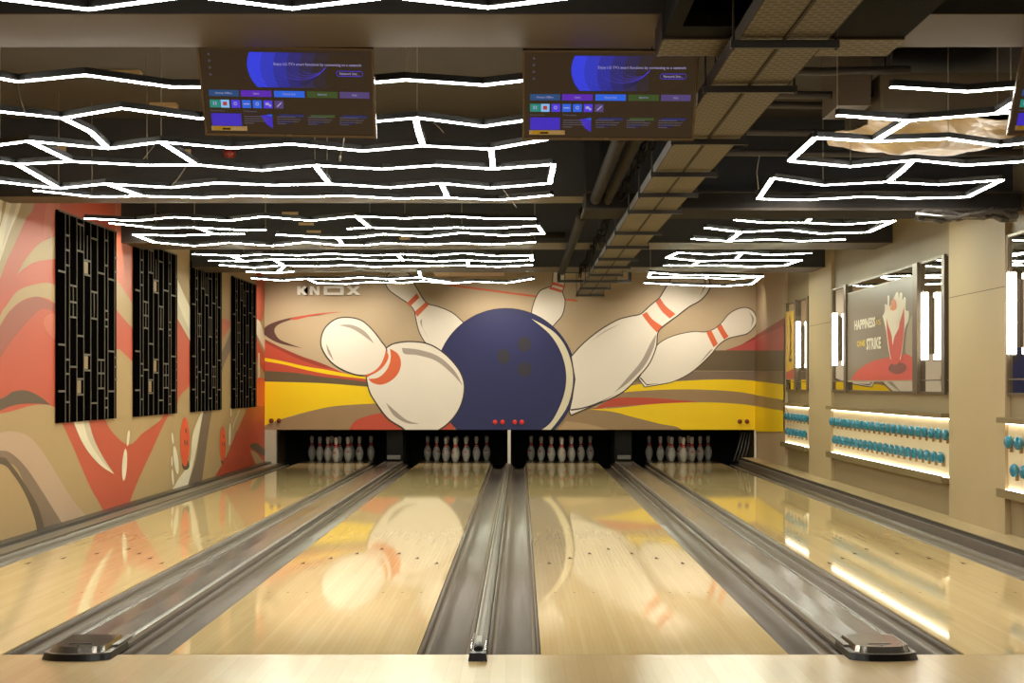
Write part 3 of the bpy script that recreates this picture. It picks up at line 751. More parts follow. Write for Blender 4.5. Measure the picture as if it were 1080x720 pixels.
pn = [('pgrey',(120,108,92)),('pred',(196,64,58)),('pwhite',(226,218,200)),('pyellow',(216,186,60)),('pdark',(120,52,50)),('porange',(222,128,60)),('pfade',(160,146,126)),('yel',(238,190,20)),('ink',(80,40,20))]
PMt = [mat('poster_'+a, rgb(*c), .35, noise=.01) for a, c in pn]; PI_ = {a: i for i, (a, _) in enumerate(pn)}
def poster(y0, y1, z0_, z1_, base, layers_, texts, name, label):
    """u runs left to right as seen from the lanes"""
    bm = new_bm(); box(bm, 3.484, 3.4915, y0, y1, z0_, z1_, base)
    fn = lambda u, v: (3.484, y1-u*(y1-y0), z0_+v*(z1_-z0_))
    paint(bm, layers_, fn, (-1,0,0), .0006)
    for s, u, v, w, h, mi in texts:
        add_text(bm, s, lambda a, b: (3.4785, y1-a*(y1-y0), z0_+b*(z1_-z0_)), u, v, w, h, mi)
    for (a, b, c, d) in ((y0-.012,y0,z0_-.012,z1_+.012),(y1,y1+.012,z0_-.012,z1_+.012),(y0,y1,z0_-.012,z0_),(y0,y1,z1_,z1_+.012)):
        box(bm, 3.48, 3.4918, a, b, c, d, PI_['pfade'])
    return tag(finish(bm, name, PMt, recalc=False), label, 'poster')
pl = []
def Q(n_, pts): pl.append((spline(pts), PI_[n_]))
# u,v from the photo crop: u by distance along the wall
def puv(cx, cy):
    px = 890+cx/6.0; py = 300+cy/6.0
    p = at_side(px, py, 3.488); return ((18.15-p[1])/3.0, (p[2]-1.205)/.92)
def PQ(n_, pts): pl.append((spline([puv(*p[:2])+tuple(p[2:]) for p in pts]), PI_[n_]))
PQ('pfade', [(445,180,1),(425,210),(400,300),(395,440),(445,470,1)])
PQ('pred', [(45,605,1),(90,545),(170,490),(250,468),(330,450),(400,440),(447,470,1),(450,606,1)])
PQ('pdark', [(285,540),(300,505),(345,492),(390,505),(398,535),(370,560),(330,566)])
PQ('pwhite', [(248,200,1),(262,170),(262,115,1),(278,130),(280,70,1),(292,75),(294,140),(330,60),(345,45),(352,90),(356,50,1),(372,55),(374,100),(385,75,1),(396,90),(394,160),(414,170),(410,230),(390,280),(375,400),(360,480,1),(300,480,1),(285,400),(270,290)])
PQ('pred', [(275,210,1),(285,260),(300,300),(312,340),(330,300),(350,260),(372,190),(384,140,1),(386,260),(372,400),(352,490),(330,506),(308,495),(290,400),(276,290)])
PQ('porange', [(298,160,1),(304,110),(320,88),(335,110),(336,150),(318,165)])
PQ('pwhite', [(300,190,1),(318,200),(340,140),(352,180),(356,260),(340,300),(325,330),(313,385,1),(308,330),(302,260)])
t_ = []
def ptext(s, c0, c1, c2, c3, mi):
    a = puv(c0, c3); b = puv(c1, c2); t_.append((s, a[0], a[1]+.0, b[0]-a[0], (b[1]-a[1])*.9, PI_[mi]))
ptext('HAPPINESS', 72, 205, 195, 290, 'pwhite'); ptext('IS', 212, 240, 215, 255, 'pyellow'); ptext('ONE', 88, 140, 345, 395, 'pyellow'); ptext('STRIKE', 148, 240, 320, 415, 'pwhite')
poster(15.14, 18.15, 1.205, 2.125, PI_['pgrey'], pl, t_, 'wall_poster', 'grey poster of red and white pins bursting from a red ball')
pl2 = [([(0,0),(1,0),(1,.16),(0,.1)], PI_['pred'])]
for k in range(7): pl2.append((ellipse(.5, .28+k*.09, .2-.03*(k % 3), .03, 10, .4*k), PI_['ink']))
poster(21.68, 22.38, 1.24, 2.11, PI_['yel'], pl2, [], 'wall_poster', 'narrow yellow poster with red foot near the mural')
pl3 = [([(0,0),(1,0),(1,.3),(0,.12)], PI_['pwhite'])]
poster(8.1, 11.27, 1.205, 2.125, PI_['pgrey'], pl3, [], 'wall_poster', 'grey poster cut off by the picture edge')

# ================================================================== LED PENDANTS
ZL = CH+1.272
LW = .0165; DW = .0125
def led_w(p): return at_height(p[0], p[1], ZL)
def strip_mesh(bm, pts, w, z0, z1):
    n = len(pts); prev = None
    for i in range(n):
        a = Vector(pts[max(i-1, 0)][:2]); b = Vector(pts[min(i+1, n-1)][:2]); t = (b-a).normalized(); nn = Vector((-t.y, t.x))
        p = Vector(pts[i][:2])
        ring = [bm.verts.new((p.x+nn.x*s*w, p.y+nn.y*s*w, z)) for s, z in ((-1,z0),(1,z0),(1,z1),(-1,z1))]
        if prev:
            for k in range(4): bm.faces.new((prev[k], prev[(k+1) % 4], ring[(k+1) % 4], ring[k]))
        else: bm.faces.new(ring)
        prev = ring
    bm.faces.new(prev)
def pendant(polys, label, m, wires, group='zigzag light pendants'):
    W = [[led_w(p) for p in pl_] for pl_ in polys]
    c = W[0][len(W[0])//2]
    r = root('zigzag_pendant', (c[0], c[1], ZL), label, 'pendant light', group)
    off = Vector((c[0], c[1], 0))
    bmh = new_bm(); bmd = new_bm()
    for k, pl_ in enumerate(W):
        q = [(p[0]-c[0], p[1]-c[1]) for p in pl_]; e = .0004*(k % 5)
        strip_mesh(bmh, q, LW, .0035+e, .032+e); strip_mesh(bmd, q, DW, -.0012-e*.5, .003+e*.5)
    finish(bmh, 'housing', HOUS, r); tag(finish(bmd, 'diffuser', m, r), 'glowing white diffuser')
    allp = [p for pl_ in W for p in pl_]
    cand = [p for p in allp if not any(a-.05 < p[1] < b+.05 for a, b in ((6.2,6.8),(12.2,12.63),(16.15,16.95),(19.5,20.4),(11.75,12.5)))]
    random.shuffle(cand)
    for p in cand[:wires]:
        bm = new_bm(); tube(bm, [(p[0]-c[0], p[1]-c[1], .03), (p[0]-c[0], p[1]-c[1], 3.064-ZL)], .0022, 6)
        finish(bm, 'suspension_wire', WIRE, r)
pendant([[(-90,-12),(93,10.5),(200,-4),(308,9.5),(412,-3),(515,8.5),(600,-2),(660,-8)]], 'zigzag white light pendant at the very top edge before the wide beam', LEDM, 3)
pendant([
 [(-60,72),(19,86.5),(90,79.5),(180,92),(270,92),(350,91),(428,84.5),(510,90),(600,80)],
 [(-60,108),(0,118),(66,125),(128,114.5),(212,125.5),(290,117),(372,130.5),(440,124.5),(510,133.5),(590,122)],
 [(-60,166),(0,153),(30,149),(114,157),(170,150),(245,156.5),(307,152),(382,159.5),(445,154),(518,157.5),(586,145.5)],
 [(-60,166),(0,171),(18,173.5),(75,170.5),(155,174.5),(207,174),(276,180),(332,174.5),(403,178.5),(460,174.5),(519,178.5),(584,173.5)],
 [(-60,186),(0,192),(62,199),(112,194),(180,198),(229,193),(290,195.5),(345,194),(412,198),(465,193.5),(518,198.5),(580,193.5)],
 [(36,201),(97,207.5),(150,207),(215,208.5),(257,206.5),(315,208),(362,206.5),(420,209.5),(468,208.5),(525,211),(582,206)],
 [(66,125),(95,139),(114,157)],[(30,149),(75,170.5)],[(18,173.5),(62,199)],[(112,194),(150,207)],[(170,150),(207,174)],[(332,174.5),(347,194)],
 [(438,124.5),(441,138),(446,154)],[(518,157.5),(520,178)],[(465,193.5),(472,208)],[(584,173.5),(580,193.5)],[(428,84.5),(428,84.4)],[(590,122),(600,80)]],
 'largest zigzag light pendant, hanging behind the left television', LEDM, 10)
pendant([
 [(89,230.5),(143,233),(184,229),(240,233),(278,228.5),(328,233),(375,228),(427,230.5),(472,228),(515,230.5),(565,231)],
 [(116,235.5),(164,240.5),(205,240),(260,243),(280,242.5)], [(367,241.5),(390,240),(440,242),(480,240),(525,241),(567,238)],
 [(141,247.5),(185,248.5),(228,247),(258,247)],[(292,247.5),(350,251),(380,250),(405,247),(450,250),(487,245.5),(530,248.5),(573,246.5)],
 [(162,255.5),(205,259.5),(242,256),(287,259.5),(322,255.5),(355,258.5),(385,259),(405,256.5),(450,258),(485,256.5),(520,258),(564,255.5)],
 [(208,240),(225,247)],[(375,228),(390,240)],[(356,251),(362,259)],[(141,247.5),(162,255.5)],[(567,238),(573,246.5)]],
 'zigzag light pendant on the left, in the second ceiling bay', LEDG, 8)
pendant([
 [(203,268),(255,270),(278,268),(315,269.5),(347,267.5),(385,269.5),(405,269),(423,268),(455,270),(488,267),(522,270),(560,269.5)],
 [(220,275),(260,275.5),(290,273.5),(330,274),(358,273),(400,275),(430,274),(460,276),(490,274.5),(527,276),(561,274)],
 [(232,279.5),(268,282.5),(295,280),(335,281),(365,279.5),(395,281.5),(430,280.5),(490,280),(525,281.5),(561,279.5)],
 [(260,286.5),(292,288),(309,286.5)],[(243,269.5),(257,275.5)],[(288,273.5),(299,280)],[(419,268),(425,275)],[(493,274),(494,281)],[(560,269),(561.5,275)],[(300,280.5),(292,288)]],
 'zigzag light pendant on the left, in the third ceiling bay', LEDG, 6)
pendant([
 [(266,293.5),(298,296),(323,294),(357,294.5),(380,292.5),(410,294.5),(440,292.5),(475,298)],
 [(333,298.5),(365,299.5),(390,297.5),(425,298.5),(445,296.5),(475,299),(500,297),(535,298.5),(562,294)],
 [(325,294.5),(334,298.5)],[(442,286.5),(444,293)],[(410,294.5),(417,298)]],
 'furthest zigzag light pendant on the left, just before the mural', LEDG, 5)
pendant([
 [(940,92),(1020,97),(1069,93),(1130,88)],[(883,122),(958,127.5),(1052,120),(1130,113)],[(1052,120),(1066,111),(1095,94)],
 [(860,145.5),(922,149.5),(1000,146.5),(1053,154),(1080,151.5),(1120,148)],[(833,170),(897,176),(965,169),(1018,174.5),(1080,170.5),(1120,166)],
 [(815,188),(868,195.5),(935,192),(990,195),(1057,190)],[(800,210),(850,211),(910,207.5),(955,209.5),(1020,208)],
 [(958,127.5),(922,149.5)],[(860,145.5),(833,170)],[(962,170),(952,180),(937,192)],[(815,188),(800,210)],[(1057,190),(1020,208)]],
 'large zigzag light pendant on the right, below the wrapped ceiling unit', LEDM, 7)
pendant([
 [(775,232),(805,235),(850,235),(890,237),(943,233)],[(744,240.5),(782,245),(830,242.5),(865,246.5),(916,245)],[(730,252),(768,254.5),(812,252.5),(845,254.5),(891,252.5)],
 [(943,233),(916,245)],[(782,245),(768,254.5)],[(850,235),(857,229)]],
 'zigzag light pendant on the right, in the second ceiling bay', LEDG, 5)
pendant([
 [(715,266.5),(750,268.5),(783,266.5),(812,269),(856,267)],[(703,272),(738,275.5),(775,274.5),(845,274.5)],[(700,280),(765,280),(792,281.5),(828,280)],
 [(715,266.5),(703,272)],[(783,266.5),(775,275)],[(738,275.5),(730,280.5)],[(845,274.2),(828,280)]],
 'zigzag light pendant on the right, in the third ceiling bay', LEDG, 5)
pendant([
 [(686,287.5),(716,290),(745,290),(805,291.5)],[(684,292.5),(745,293),(775,294.5),(803,291.5)],[(680,298.5),(730,301),(765,302),(793,299.5)],
 [(686,287.5),(684,292.5)],[(746,290),(745,293.5)],[(803,291.5),(793,299.5)]],
 'furthest zigzag light pendant on the right, just before the mural', LEDG, 4)
# unseen pendants of the same kind, added to light the approach
for yy_, lb in ((0.9,'above the camera position'),(-2.4,'behind the camera position')):
    r = root('zigzag_pendant', (0, yy_, ZL), 'added unseen zigzag light pendant over the approach, '+lb, 'pendant light', 'zigzag light pendants')
    bmh = new_bm(); bmd = new_bm()
    for k in range(2):
        q = [(-3.2+.8*i, k*.6+(.09 if i % 2 else -.09)) for i in range(9)]
        strip_mesh(bmh, q, LW, .0035, .032); strip_mesh(bmd, q, DW, -.0015, .003)
    finish(bmh, 'housing', HOUS, r); finish(bmd, 'diffuser', LEDM, r)
    for x_ in (-2.4,-.8,.8,2.4):
        bm = new_bm(); tube(bm, [(x_, 0, .05), (x_, 0, 3.064-ZL)], .0022, 6); finish(bm, 'suspension_wire', WIRE, r)

# ================================================================== TELEVISIONS
def em(name, c, s): return mat('ui_'+name, (0.004,.004,.004,1), .3, noise=0, emit=rgb(*c), estr=s)
UI = [('blue',(52,66,235),.8),('teal2',(44,92,150),.55),('violet',(96,40,190),.75),('azure',(38,100,225),.85),('olive',(70,96,48),.55),('mauve',(96,78,140),.6),
      ('sky',(130,190,240),.9),('green',(30,140,120),.8),('indigo',(78,60,225),.85),('text',(190,180,240),.7),('card',(66,44,200),.75),('cardb',(50,56,120),.5),('line',(22,24,110),.5),('redi',(190,60,50),.8),('dimtext',(130,124,150),.5),('mid',(40,44,170),.6),('deep',(42,34,80),.45),('h1',(50,60,205),.75),('h2',(48,52,170),.7),('h3',(50,48,130),.65),('h4',(54,48,92),.6),('h5',(56,46,56),.57),('scr',(58,44,32),.55)]
UIM = [em(a, c, s) for a, c, s in UI]; UX = {a: i for i, (a, _, _) in enumerate(UI)}
SCREEN = mat('tv_screen', rgb(16,12,10), .12, noise=0, emit=rgb(58,44,32), estr=.55)  # brown glow stands in for the floor reflected in the dark screen
BEZEL = mat('tv_bezel', rgb(120,104,88), .25, metal=.6)
STK = mat('sticker_paper', rgb(226,200,150), .5); STKY = mat('sticker_yellow', rgb(230,190,40), .5); STKK = mat('sticker_ink', rgb(60,44,24), .5)
TW, TH = .712, .401
tv0 = root('television', (0,0,0), 'x', 'television', 'hanging televisions')
bm = new_bm(); box(bm, -TW/2+.02, TW/2-.02, .0, .03, -TH/2+.02, TH/2-.02, 0, .004); box(bm, -.2, .2, .03, .05, -.14, .12, 0, .006); finish(bm, 'back_shell', BLKPL, tv0)
bm = new_bm()
for a in ((-TW/2,-TW/2+.009,-TH/2,TH/2),(TW/2-.009,TW/2,-TH/2,TH/2),(-TW/2+.009,TW/2-.009,-TH/2,-TH/2+.012),(-TW/2+.009,TW/2-.009,TH/2-.008,TH/2)): box(bm, a[0], a[1], -.008, .012, a[2], a[3], 0)
finish(bm, 'bezel', BEZEL, tv0)
bm = new_bm(); box(bm, -TW/2+.009, TW/2-.009, -.004, 0, -TH/2+.012, TH/2-.008); finish(bm, 'screen', SCREEN, tv0)
bm = new_bm()
def U(cx, cy, lift=0.0):   # crop of the right-hand television (1080 x 582 seen at 5.54x) to screen plane
    u = (cx-40)/1005; v = (cy-62)/(545-62)
    return (-TW/2+.009+u*(TW-.018), -.0045-lift, TH/2-.008-v*(TH-.02))
def rect(c0, c1, r0, r1, mi, lift=0.0003):
    f = bm.faces.new([bm.verts.new(U(*p, lift)) for p in ((c0,r0),(c0,r1),(c1,r1),(c1,r0))]); f.material_index = UX[mi]
def polyu(pts, mi, lift):
    f = bm.faces.new([bm.verts.new(U(*p, lift)) for p in pts]); f.material_index = UX[mi]
# hero picture: blue disc cut by the card edges with fine rings
def arc_shape(cx, cy, rx, ry, y0, y1, xr):
    L_ = []; n = 24
    for k in range(n+1):
        y = y0+(y1-y0)*k/n; s = 1-((y-cy)/ry)**2
        L_.append((cx-rx*math.sqrt(max(0, s)), y))
    return L_+[(xr, y1), (xr, y0)]
for k, m_ in enumerate(('blue','h1','h2','h3','h4','h5','scr')):
    polyu(arc_shape(545+62*k, 158+9*k, 232-14*k, 190+4*k, 83+.0*k, 278, 990), m_, .0002+.00005*k)
for k in range(9):      # ring lines
    rx = 150-12*k; ry = 128-9*k; cx = 500+24*k; cy = 158-2*k
    pts = [(cx+rx*1.6*math.cos(t), cy+ry*math.sin(t)) for t in [math.pi*(.08+.9*j/26) for j in range(27)]]
    pts = [p for p in pts if 84 < p[1] < 276]
    for a, b in zip(pts, pts[1:]):
        if abs(a[0]-b[0]) > 60: continue
        f = bm.faces.new([bm.verts.new(U(*q, .0006+.00002*k)) for q in (a, b, (b[0]+1, b[1]+1.6), (a[0]+1, a[1]+1.6))]); f.material_index = UX['line' if k < 5 else 'indigo']
for c0, c1, m_, s in ((72,250,'teal2','Home Office'),(262,443,'violet','Game'),(459,640,'azure','Home Hub'),(654,836,'olive','Sports'),(848,1024,'mauve','Hub')):
    rect(c0, c1, 297, 333, m_)
    w = 9*len(s); add_text(bm, s, lambda a, b: U(a, -b, .0008), (c0+c1)/2-w/2, -320, w, 11, UX['text'])
for c0, c1, m_ in ((72,134,'green'),(137,188,'sky'),(200,252,'indigo'),(264,316,'azure'),(328,380,'azure'),(392,444,'indigo'),(458,510,'mauve')):
    rect(c0, c1, 353, 398, m_)
rect(150,174,364,386,'redi',.0006); rect(92,98,364,384,'text',.0006); rect(106,112,364,384,'text',.0006); rect(272,308,372,378,'text',.0006)
def ringu(cx, cy, r0, r1, m_, n=16):
    for k in range(n):
        a, b = 2*math.pi*k/n, 2*math.pi*(k+1)/n
        polyu([(cx+r0*math.cos(a),cy+r0*math.sin(a)),(cx+r1*math.cos(a),cy+r1*math.sin(a)),(cx+r1*math.cos(b),cy+r1*math.sin(b)),(cx+r0*math.cos(b),cy+r0*math.sin(b))], m_, .0006)
ringu(224,374,6,10,'text'); ringu(354,374,6,10,'text'); rect(403,424,366,380,'text',.0006); rect(424,436,376,388,'text',.0006)
polyu([(470,386),(474,390),(500,366),(496,362)], 'text', .0006)
for cy, s in ((98,'A'),(135,'O'),(173,'O'),(211,'Q')): add_text(bm, s, lambda a, b: U(a, -b, .0006), 86, -cy-6, 14, 13, UX['dimtext'])
add_text(bm, "Enjoy LG TV's smart functions by connecting to a network", lambda a, b: U(a, -b, .0009), 470, -158, 515, 20, UX['text'])
add_text(bm, 'Network Sett...', lambda a, b: U(a, -b, .0009), 855, -201, 112, 14, UX['text'])
for a, b in (((850,179),(975,182)),((850,207),(975,210))): rect(a[0], b[0], a[1], b[1], 'indigo', .0006)
for cx, s in ((850,1),(975,-1)):
    for k in range(8):
        t0 = math.pi/2+math.pi*k/8; t1 = math.pi/2+math.pi*(k+1)/8
        polyu([(cx+s*math.cos(t0)*13,194.5+math.sin(t0)*13),(cx+s*math.cos(t1)*13,194.5+math.sin(t1)*13),(cx+s*math.cos(t1)*15.5,194.5+math.sin(t1)*15.5),(cx+s*math.cos(t0)*15.5,194.5+math.sin(t0)*15.5)], 'indigo', .0006)
add_text(bm, 'Recent Inputs', lambda a, b: U(a, -b, .0006), 75, -421, 82, 9, UX['dimtext']); add_text(bm, 'TV Essentials', lambda a, b: U(a, -b, .0006), 267, -421, 82, 9, UX['dimtext'])
rect(74,252,431,502,'card')
for c0, m_ in ((268,'indigo'),(462,'cardb'),(648,'olive'),(838,'cardb')):
    if m_ == 'indigo': polyu([(370,440),(438,432),(438,514),(400,490)], 'card', .0003); polyu([(400,436),(438,432),(438,446)], 'azure', .0005)
    else: rect(c0+20, c0+165, 431, 446, m_); rect(c0+10, c0+90, 468, 486, 'deep')
    rect(c0, c0+168, 430, 431.6, 'deep', .0002)
    for k in range(4):
        w = (110, 150, 138, 60)[k]; cy = 444+k*13
        for j in range(int(w/11)):
            rect(c0+4+j*11, c0+4+j*11+8-(j*k) % 3, cy, cy+4, 'dimtext', .0006)
tag(finish(bm, 'screen_picture', UIM, tv0, recalc=False), 'glowing menu picture')
bm = new_bm()
f = bm.faces.new([bm.verts.new(U(*p, .0012)) for p in ((68,504),(68,530),(282,530),(282,504))]); f.material_index = 0
f = bm.faces.new([bm.verts.new(U(*p, .0014)) for p in ((84,508),(84,527),(190,527),(190,508))]); f.material_index = 1
f = bm.faces.new([bm.verts.new(U(*p, .0016)) for p in ((134,514),(134,525),(182,525),(182,514))]); f.material_index = 2
finish(bm, 'sticker', [STK, STKY, STKK], tv0, recalc=False)
bm = new_bm(); add_text(bm, 'LG', lambda a, b: U(a, -b, .006), 522, -552, 26, 9, 0); finish(bm, 'badge', CHROME, tv0, recalc=False)
bm = new_bm(); box(bm, -.02, .02, .04, .07, -.02, .12); box(bm, -.06, .06, .045, .06, -.06, .04); finish(bm, 'mount_bracket', BLKPL, tv0)
dt = .22
tilt = math.atan2(.23, .325)
def tvplace(t, xc, zt, roll, label):
    t.location = (xc, 6.985, zt-.163); pass
    t.rotation_euler = (tilt, R(roll), 0)
    t['label'] = label
spots = [(-.951, 2.522, 1.0, 'wall hung flat television, left of the two whole ones, showing a menu'),
         (.364, 2.508, .3, 'wall hung flat television with its top corner behind the cross tray, showing a menu'),
         (2.378, 2.528, 0, 'television cut off by the right picture edge')]
for k, s in enumerate(spots):
    if k == 0: t = tv0
    else:
        t = tv0.copy(); COL.objects.link(t)
        for ch in tv0.children:
            c = ch.copy(); COL.objects.link(c); c.parent = t
    tvplace(t, *s)
    # a hanger rod from the bracket to the beam behind it
# tether wire under the left television
bm = new_bm(); tube(bm, [at_depth(363,145,7.2), at_depth(362,152,7.2), at_depth(359,164,7.2)], .0022, 6); tube(bm, [at_depth(359,164,7.2), at_depth(358.5,170,7.2)], .005, 6)
tag(finish(bm, 'power_cord', WIRE), 'short loose white wire end hanging below the left television', 'wire')

# ================================================================== TRAYS AND SERVICES
r = root('cable_tray', (.876, 5.0, 2.31), 'long perforated tan cable tray running to the mural', 'cable tray')
bm = new_bm(); box(bm, -.145, .145, 0, 17, 0, .004)
finish(bm, 'tray_floor', TRAYP, r)
bm = new_bm(); box(bm, -.15, -.145, 0, 17, 0, .05); box(bm, .145, .15, 0, 17, 0, .05); box(bm, -.005, .005, 0, 17, -.006, -.0005)
finish(bm, 'side_rail', TRAYS, r)
for d in (5.66, 6.52, 7.93, 9.16, 10.15, 11.13, 12.7, 14.0, 15.33, 16.38, 17.53, 18.6, 19.93, 21.5):
    bm = new_bm(); box(bm, -.18, .18, d-5.0-.013, d-5.0+.013, -.034, -.008)
    for s in (-.17, .17):
        top = ZB-2.31 if any(a-.03 < d < b+.03 for a, b in ((6.2,6.8),(12.2,12.63),(16.15,16.95),(19.5,20.4))) else 3.06-2.31
        tube(bm, [(s, d-5.0, -.04), (s, d-5.0, top)], .005, 6)
    finish(bm, 'hanger', mat('strut_dark', rgb(34,29,25), .5), r)
r = root('cable_tray', (.94, 6.085, 2.39), 'short perforated tray crossing under the wide beam beside the right television', 'cable tray')
bm = new_bm(); box(bm, -.43, .43, 0, .3, 0, .004); finish(bm, 'tray_floor', TRAYX, r)
bm = new_bm(); box(bm, -.43, .43, 0, .004, .004, .09); box(bm, -.43, .43, .296, .3, .004, .09); box(bm, -.436, -.43, 0, .3, 0, .1); finish(bm, 'side_rail', TRAYS, r)
# equipment rack box over the tray
r = root('equipment_rack', (.94, 5.2, 2.4), 'black open bottomed equipment rack box at the top edge', 'rack')
bm = new_bm()
box(bm, -.43, .43, .84, .88, 0, .45); box(bm, -.43, .43, 0, .04, 0, .45); box(bm, -.43, -.38, .04, .84, 0, .45); box(bm, .38, .43, .04, .84, 0, .45); box(bm, -.1, .1, .04, .84, 0, .3); box(bm, -.38, .38, .04, .84, .4, .44)
box(bm, -.38, -.1, .7, .84, 0, .05); box(bm, .1, .38, .3, .84, 0, .05)
finish(bm, 'case', mat('rack_black', rgb(16,15,14), .8, spec=.1), r)
bm = new_bm()
for k in range(4): tube(bm, [(-.36, .2+.12*k, .12), (-.25, .25+.12*k, .05+.01*k), (-.12, .2+.12*k, .12)], .008, 6)
finish(bm, 'cable', BLKPL, r)
bm = new_bm(); box(bm, -.3, -.18, .4, .5, .06, .2); finish(bm, 'junction_box', mat('tan_box', rgb(120,100,70), .6), r)
# pipes beside the tray
for x_, r_, z_, ya, yb, lb in ((.60,.03,2.43,7.9,11.74,'brown insulated pipe left of the cable tray, before the duct'),(.515,.038,2.44,8.6,11.74,'thicker brown pipe left of the cable tray, before the duct'),(.47,.04,2.45,12.7,19.4,'dark brown pipe left of the cable tray, beyond the duct')):
    bm = new_bm(); pts = [(x_, ya+(yb-ya)*k/16, z_+.003*math.sin(k*2.3)) for k in range(17)]
    tube(bm, pts, r_, 12)
    tag(finish(bm, 'service_pipe', PIPEM), lb, 'pipe', 'pipes beside the cable tray')
for ya, yb, lb in ((7.5,11.74,'before the duct'),(12.7,19.4,'beyond the duct')):
    bm = new_bm(); nn_ = int((yb-ya)/.25)
    for j in range(4):
        pts = []
        for k in range(nn_+1):
            y = ya+(yb-ya)*k/nn_; pts.append((.655+.012*j+.01*math.sin(k*1.3+j), y, 2.43+.03*math.sin(k*.9+j*2)+.02*math.sin(k*2.1)))
        tube(bm, pts, .007, 5)
    tag(finish(bm, 'cable_bundle', mat('cable_matte', rgb(16,14,12), .9, spec=.05)), 'tangled black cables sagging left of the cable tray, '+lb, 'cables')
# dark duct crossing before the second beam
r = root('air_duct', (1.95, 11.8, 2.366), 'dark duct crossing the ceiling at the near pillar', 'duct')
bm = new_bm(); box(bm, -1.5, 1.52, 0, .6, 0, .135, 0, .02); box(bm, -1.5, -1.4, 0, .36, .13, .697, 0, .008)
finish(bm, 'casing', DUCTM, r)
bm = new_bm(); box(bm, -1.51, 1.52, -.012, 0, 0, .018); box(bm, -1.51, 1.52, -.012, 0, .12, .135); box(bm, -1.512, -1.5, 0, .6, 0, .02); finish(bm, 'flange', TRAYS, r)
bm = new_bm(); tube(bm, [(-.24,16.0,2.565),(.42,16.0,2.565)], .03, 12); tube(bm, [(-.26,16.0,2.565),(-.22,16.0,2.565)], .036, 12)
tag(finish(bm, 'service_pipe', PIPEM), 'short brown pipe in front of the third beam', 'pipe')
for k, (y_, z_, xa, xb) in enumerate(((9.2,2.86,1.15,2.1),(9.6,2.8,1.2,2.15),(10.2,2.84,1.2,2.2),(10.5,2.72,1.15,2.9),(11.0,2.66,1.12,3.4))):
    bm = new_bm(); tube(bm, [(xa,y_,z_),((xa+xb)/2,y_,z_-.01),(xb,y_,z_)], .022, 10)
    for x_ in (xa+.1, xb-.1): tube(bm, [(x_,y_,z_+.02),(x_,y_,3.06)], .004, 6)
    tag(finish(bm, 'service_pipe', mat('pipe_dark', rgb(56,48,42), .5)), ['thin dark ceiling pipe above the right pendant, first from the camera','thin dark ceiling pipe above the right pendant, second from the camera','thin dark ceiling pipe above the right pendant, third from the camera','thin dark ceiling pipe, second last before the duct','thin dark ceiling pipe, last before the duct'][k], 'pipe', 'dark ceiling pipes right of the tray')
# boxed-in bulkhead
bm = new_bm(); box(bm, 1.75, 1.93, 9.4, 9.9, 2.7, 3.064)
tag(finish(bm, 'ceiling_bulkhead', mat('bulk_brown', rgb(84,70,52), .7)), kind='structure')
# wrapped ceiling cassette
r = root('ceiling_unit', (2.4, 9.95, 2.6), 'ceiling air unit wrapped in crumpled tan plastic film', 'air conditioner')
bm = new_bm(); box(bm, -.42, .42, -.55, .5, .06, .28, 0, .02); finish(bm, 'casing', mat('unit_tan', rgb(92,78,58), .6), r)
bm = new_bm(); nx, ny = 26, 26; grid = []
rnd = random.Random(3)
for i in range(nx+1):
    row = []
    for j in range(ny+1):
        u, v = i/nx*2-1, j/ny*2-1
        sx = u*(.5+.06*math.sin(v*3)); sy = v*(.62-.1*abs(u))
        z = .03-.1*(1-u*u)*(1-v*v)*(1+.4*v)+.01*math.sin(6*u+4*v)+.006*math.sin(11*v-6*u)+rnd.uniform(-.003,.003)+.08*max(0,abs(u)-.85)
        row.append(bm.verts.new((sx, sy+.0, z)))
    grid.append(row)
for i in range(nx):
    for j in range(ny): bm.faces.new((grid[i][j],grid[i+1][j],grid[i+1][j+1],grid[i][j+1]))
tag(finish(bm, 'film', mat('film_tan', rgb(190,162,116), .3, noise=.05), r), 'shiny crumpled film')
bm = new_bm(); box(bm, -1.2, -.22, 23.0, 24.1, 2.695, 2.72, 0, .01); box(bm, -1.1, -.32, 23.2, 23.9, 2.72, 2.95, 0)
for x_ in (-.42,-.36,-.3): box(bm, x_, x_+.03, 23.02, 23.1, 2.692, 2.696, 1)
tag(finish(bm, 'ceiling_unit', [mat('unit_cover', rgb(200,170,124), .5), BLKPL]), 'flat tan ceiling cassette panel above the mural ball', 'air conditioner')
# crumpled dark film around cables near the right pillar
bm = new_bm(); rnd = random.Random(5)
for j in range(3):
    pts = [(2.72+.058*k, 11.74+rnd.uniform(-.02,.02)-.03*(j==1), 2.335-.02*j+.012*math.sin(k*.8+j)+rnd.uniform(-.008,.008)+.002*k) for k in range(13)]
    tube(bm, pts, [.02+rnd.uniform(-.008,.008) for _ in pts], 7)
for f in bm.faces: f.smooth = False
tag(finish(bm, 'wrapped_cables', mat('film_dark', rgb(58,53,48), .15, noise=.2, nscale=20, coat=.4)), 'cables wrapped in shiny dark film at the top of the near pillar', 'cables')
# bracket frame by the last beam
bm = new_bm(); box(bm, .44, .48, 20.44, 20.5, 2.42, 2.62); box(bm, .44, 1.33, 20.44, 20.5, 2.39, 2.42); box(bm, .44, .72, 20.44, 20.5, 2.5, 2.53); box(bm, 1.29, 1.33, 20.44, 20.5, 2.42, 2.62); box(bm, .44, 1.33, 20.44, 20.5, 2.62, 2.65)
tag(finish(bm, 'bracket_frame', BLKPL), 'black bracket frame hanging behind the last beam at the tray', 'bracket')
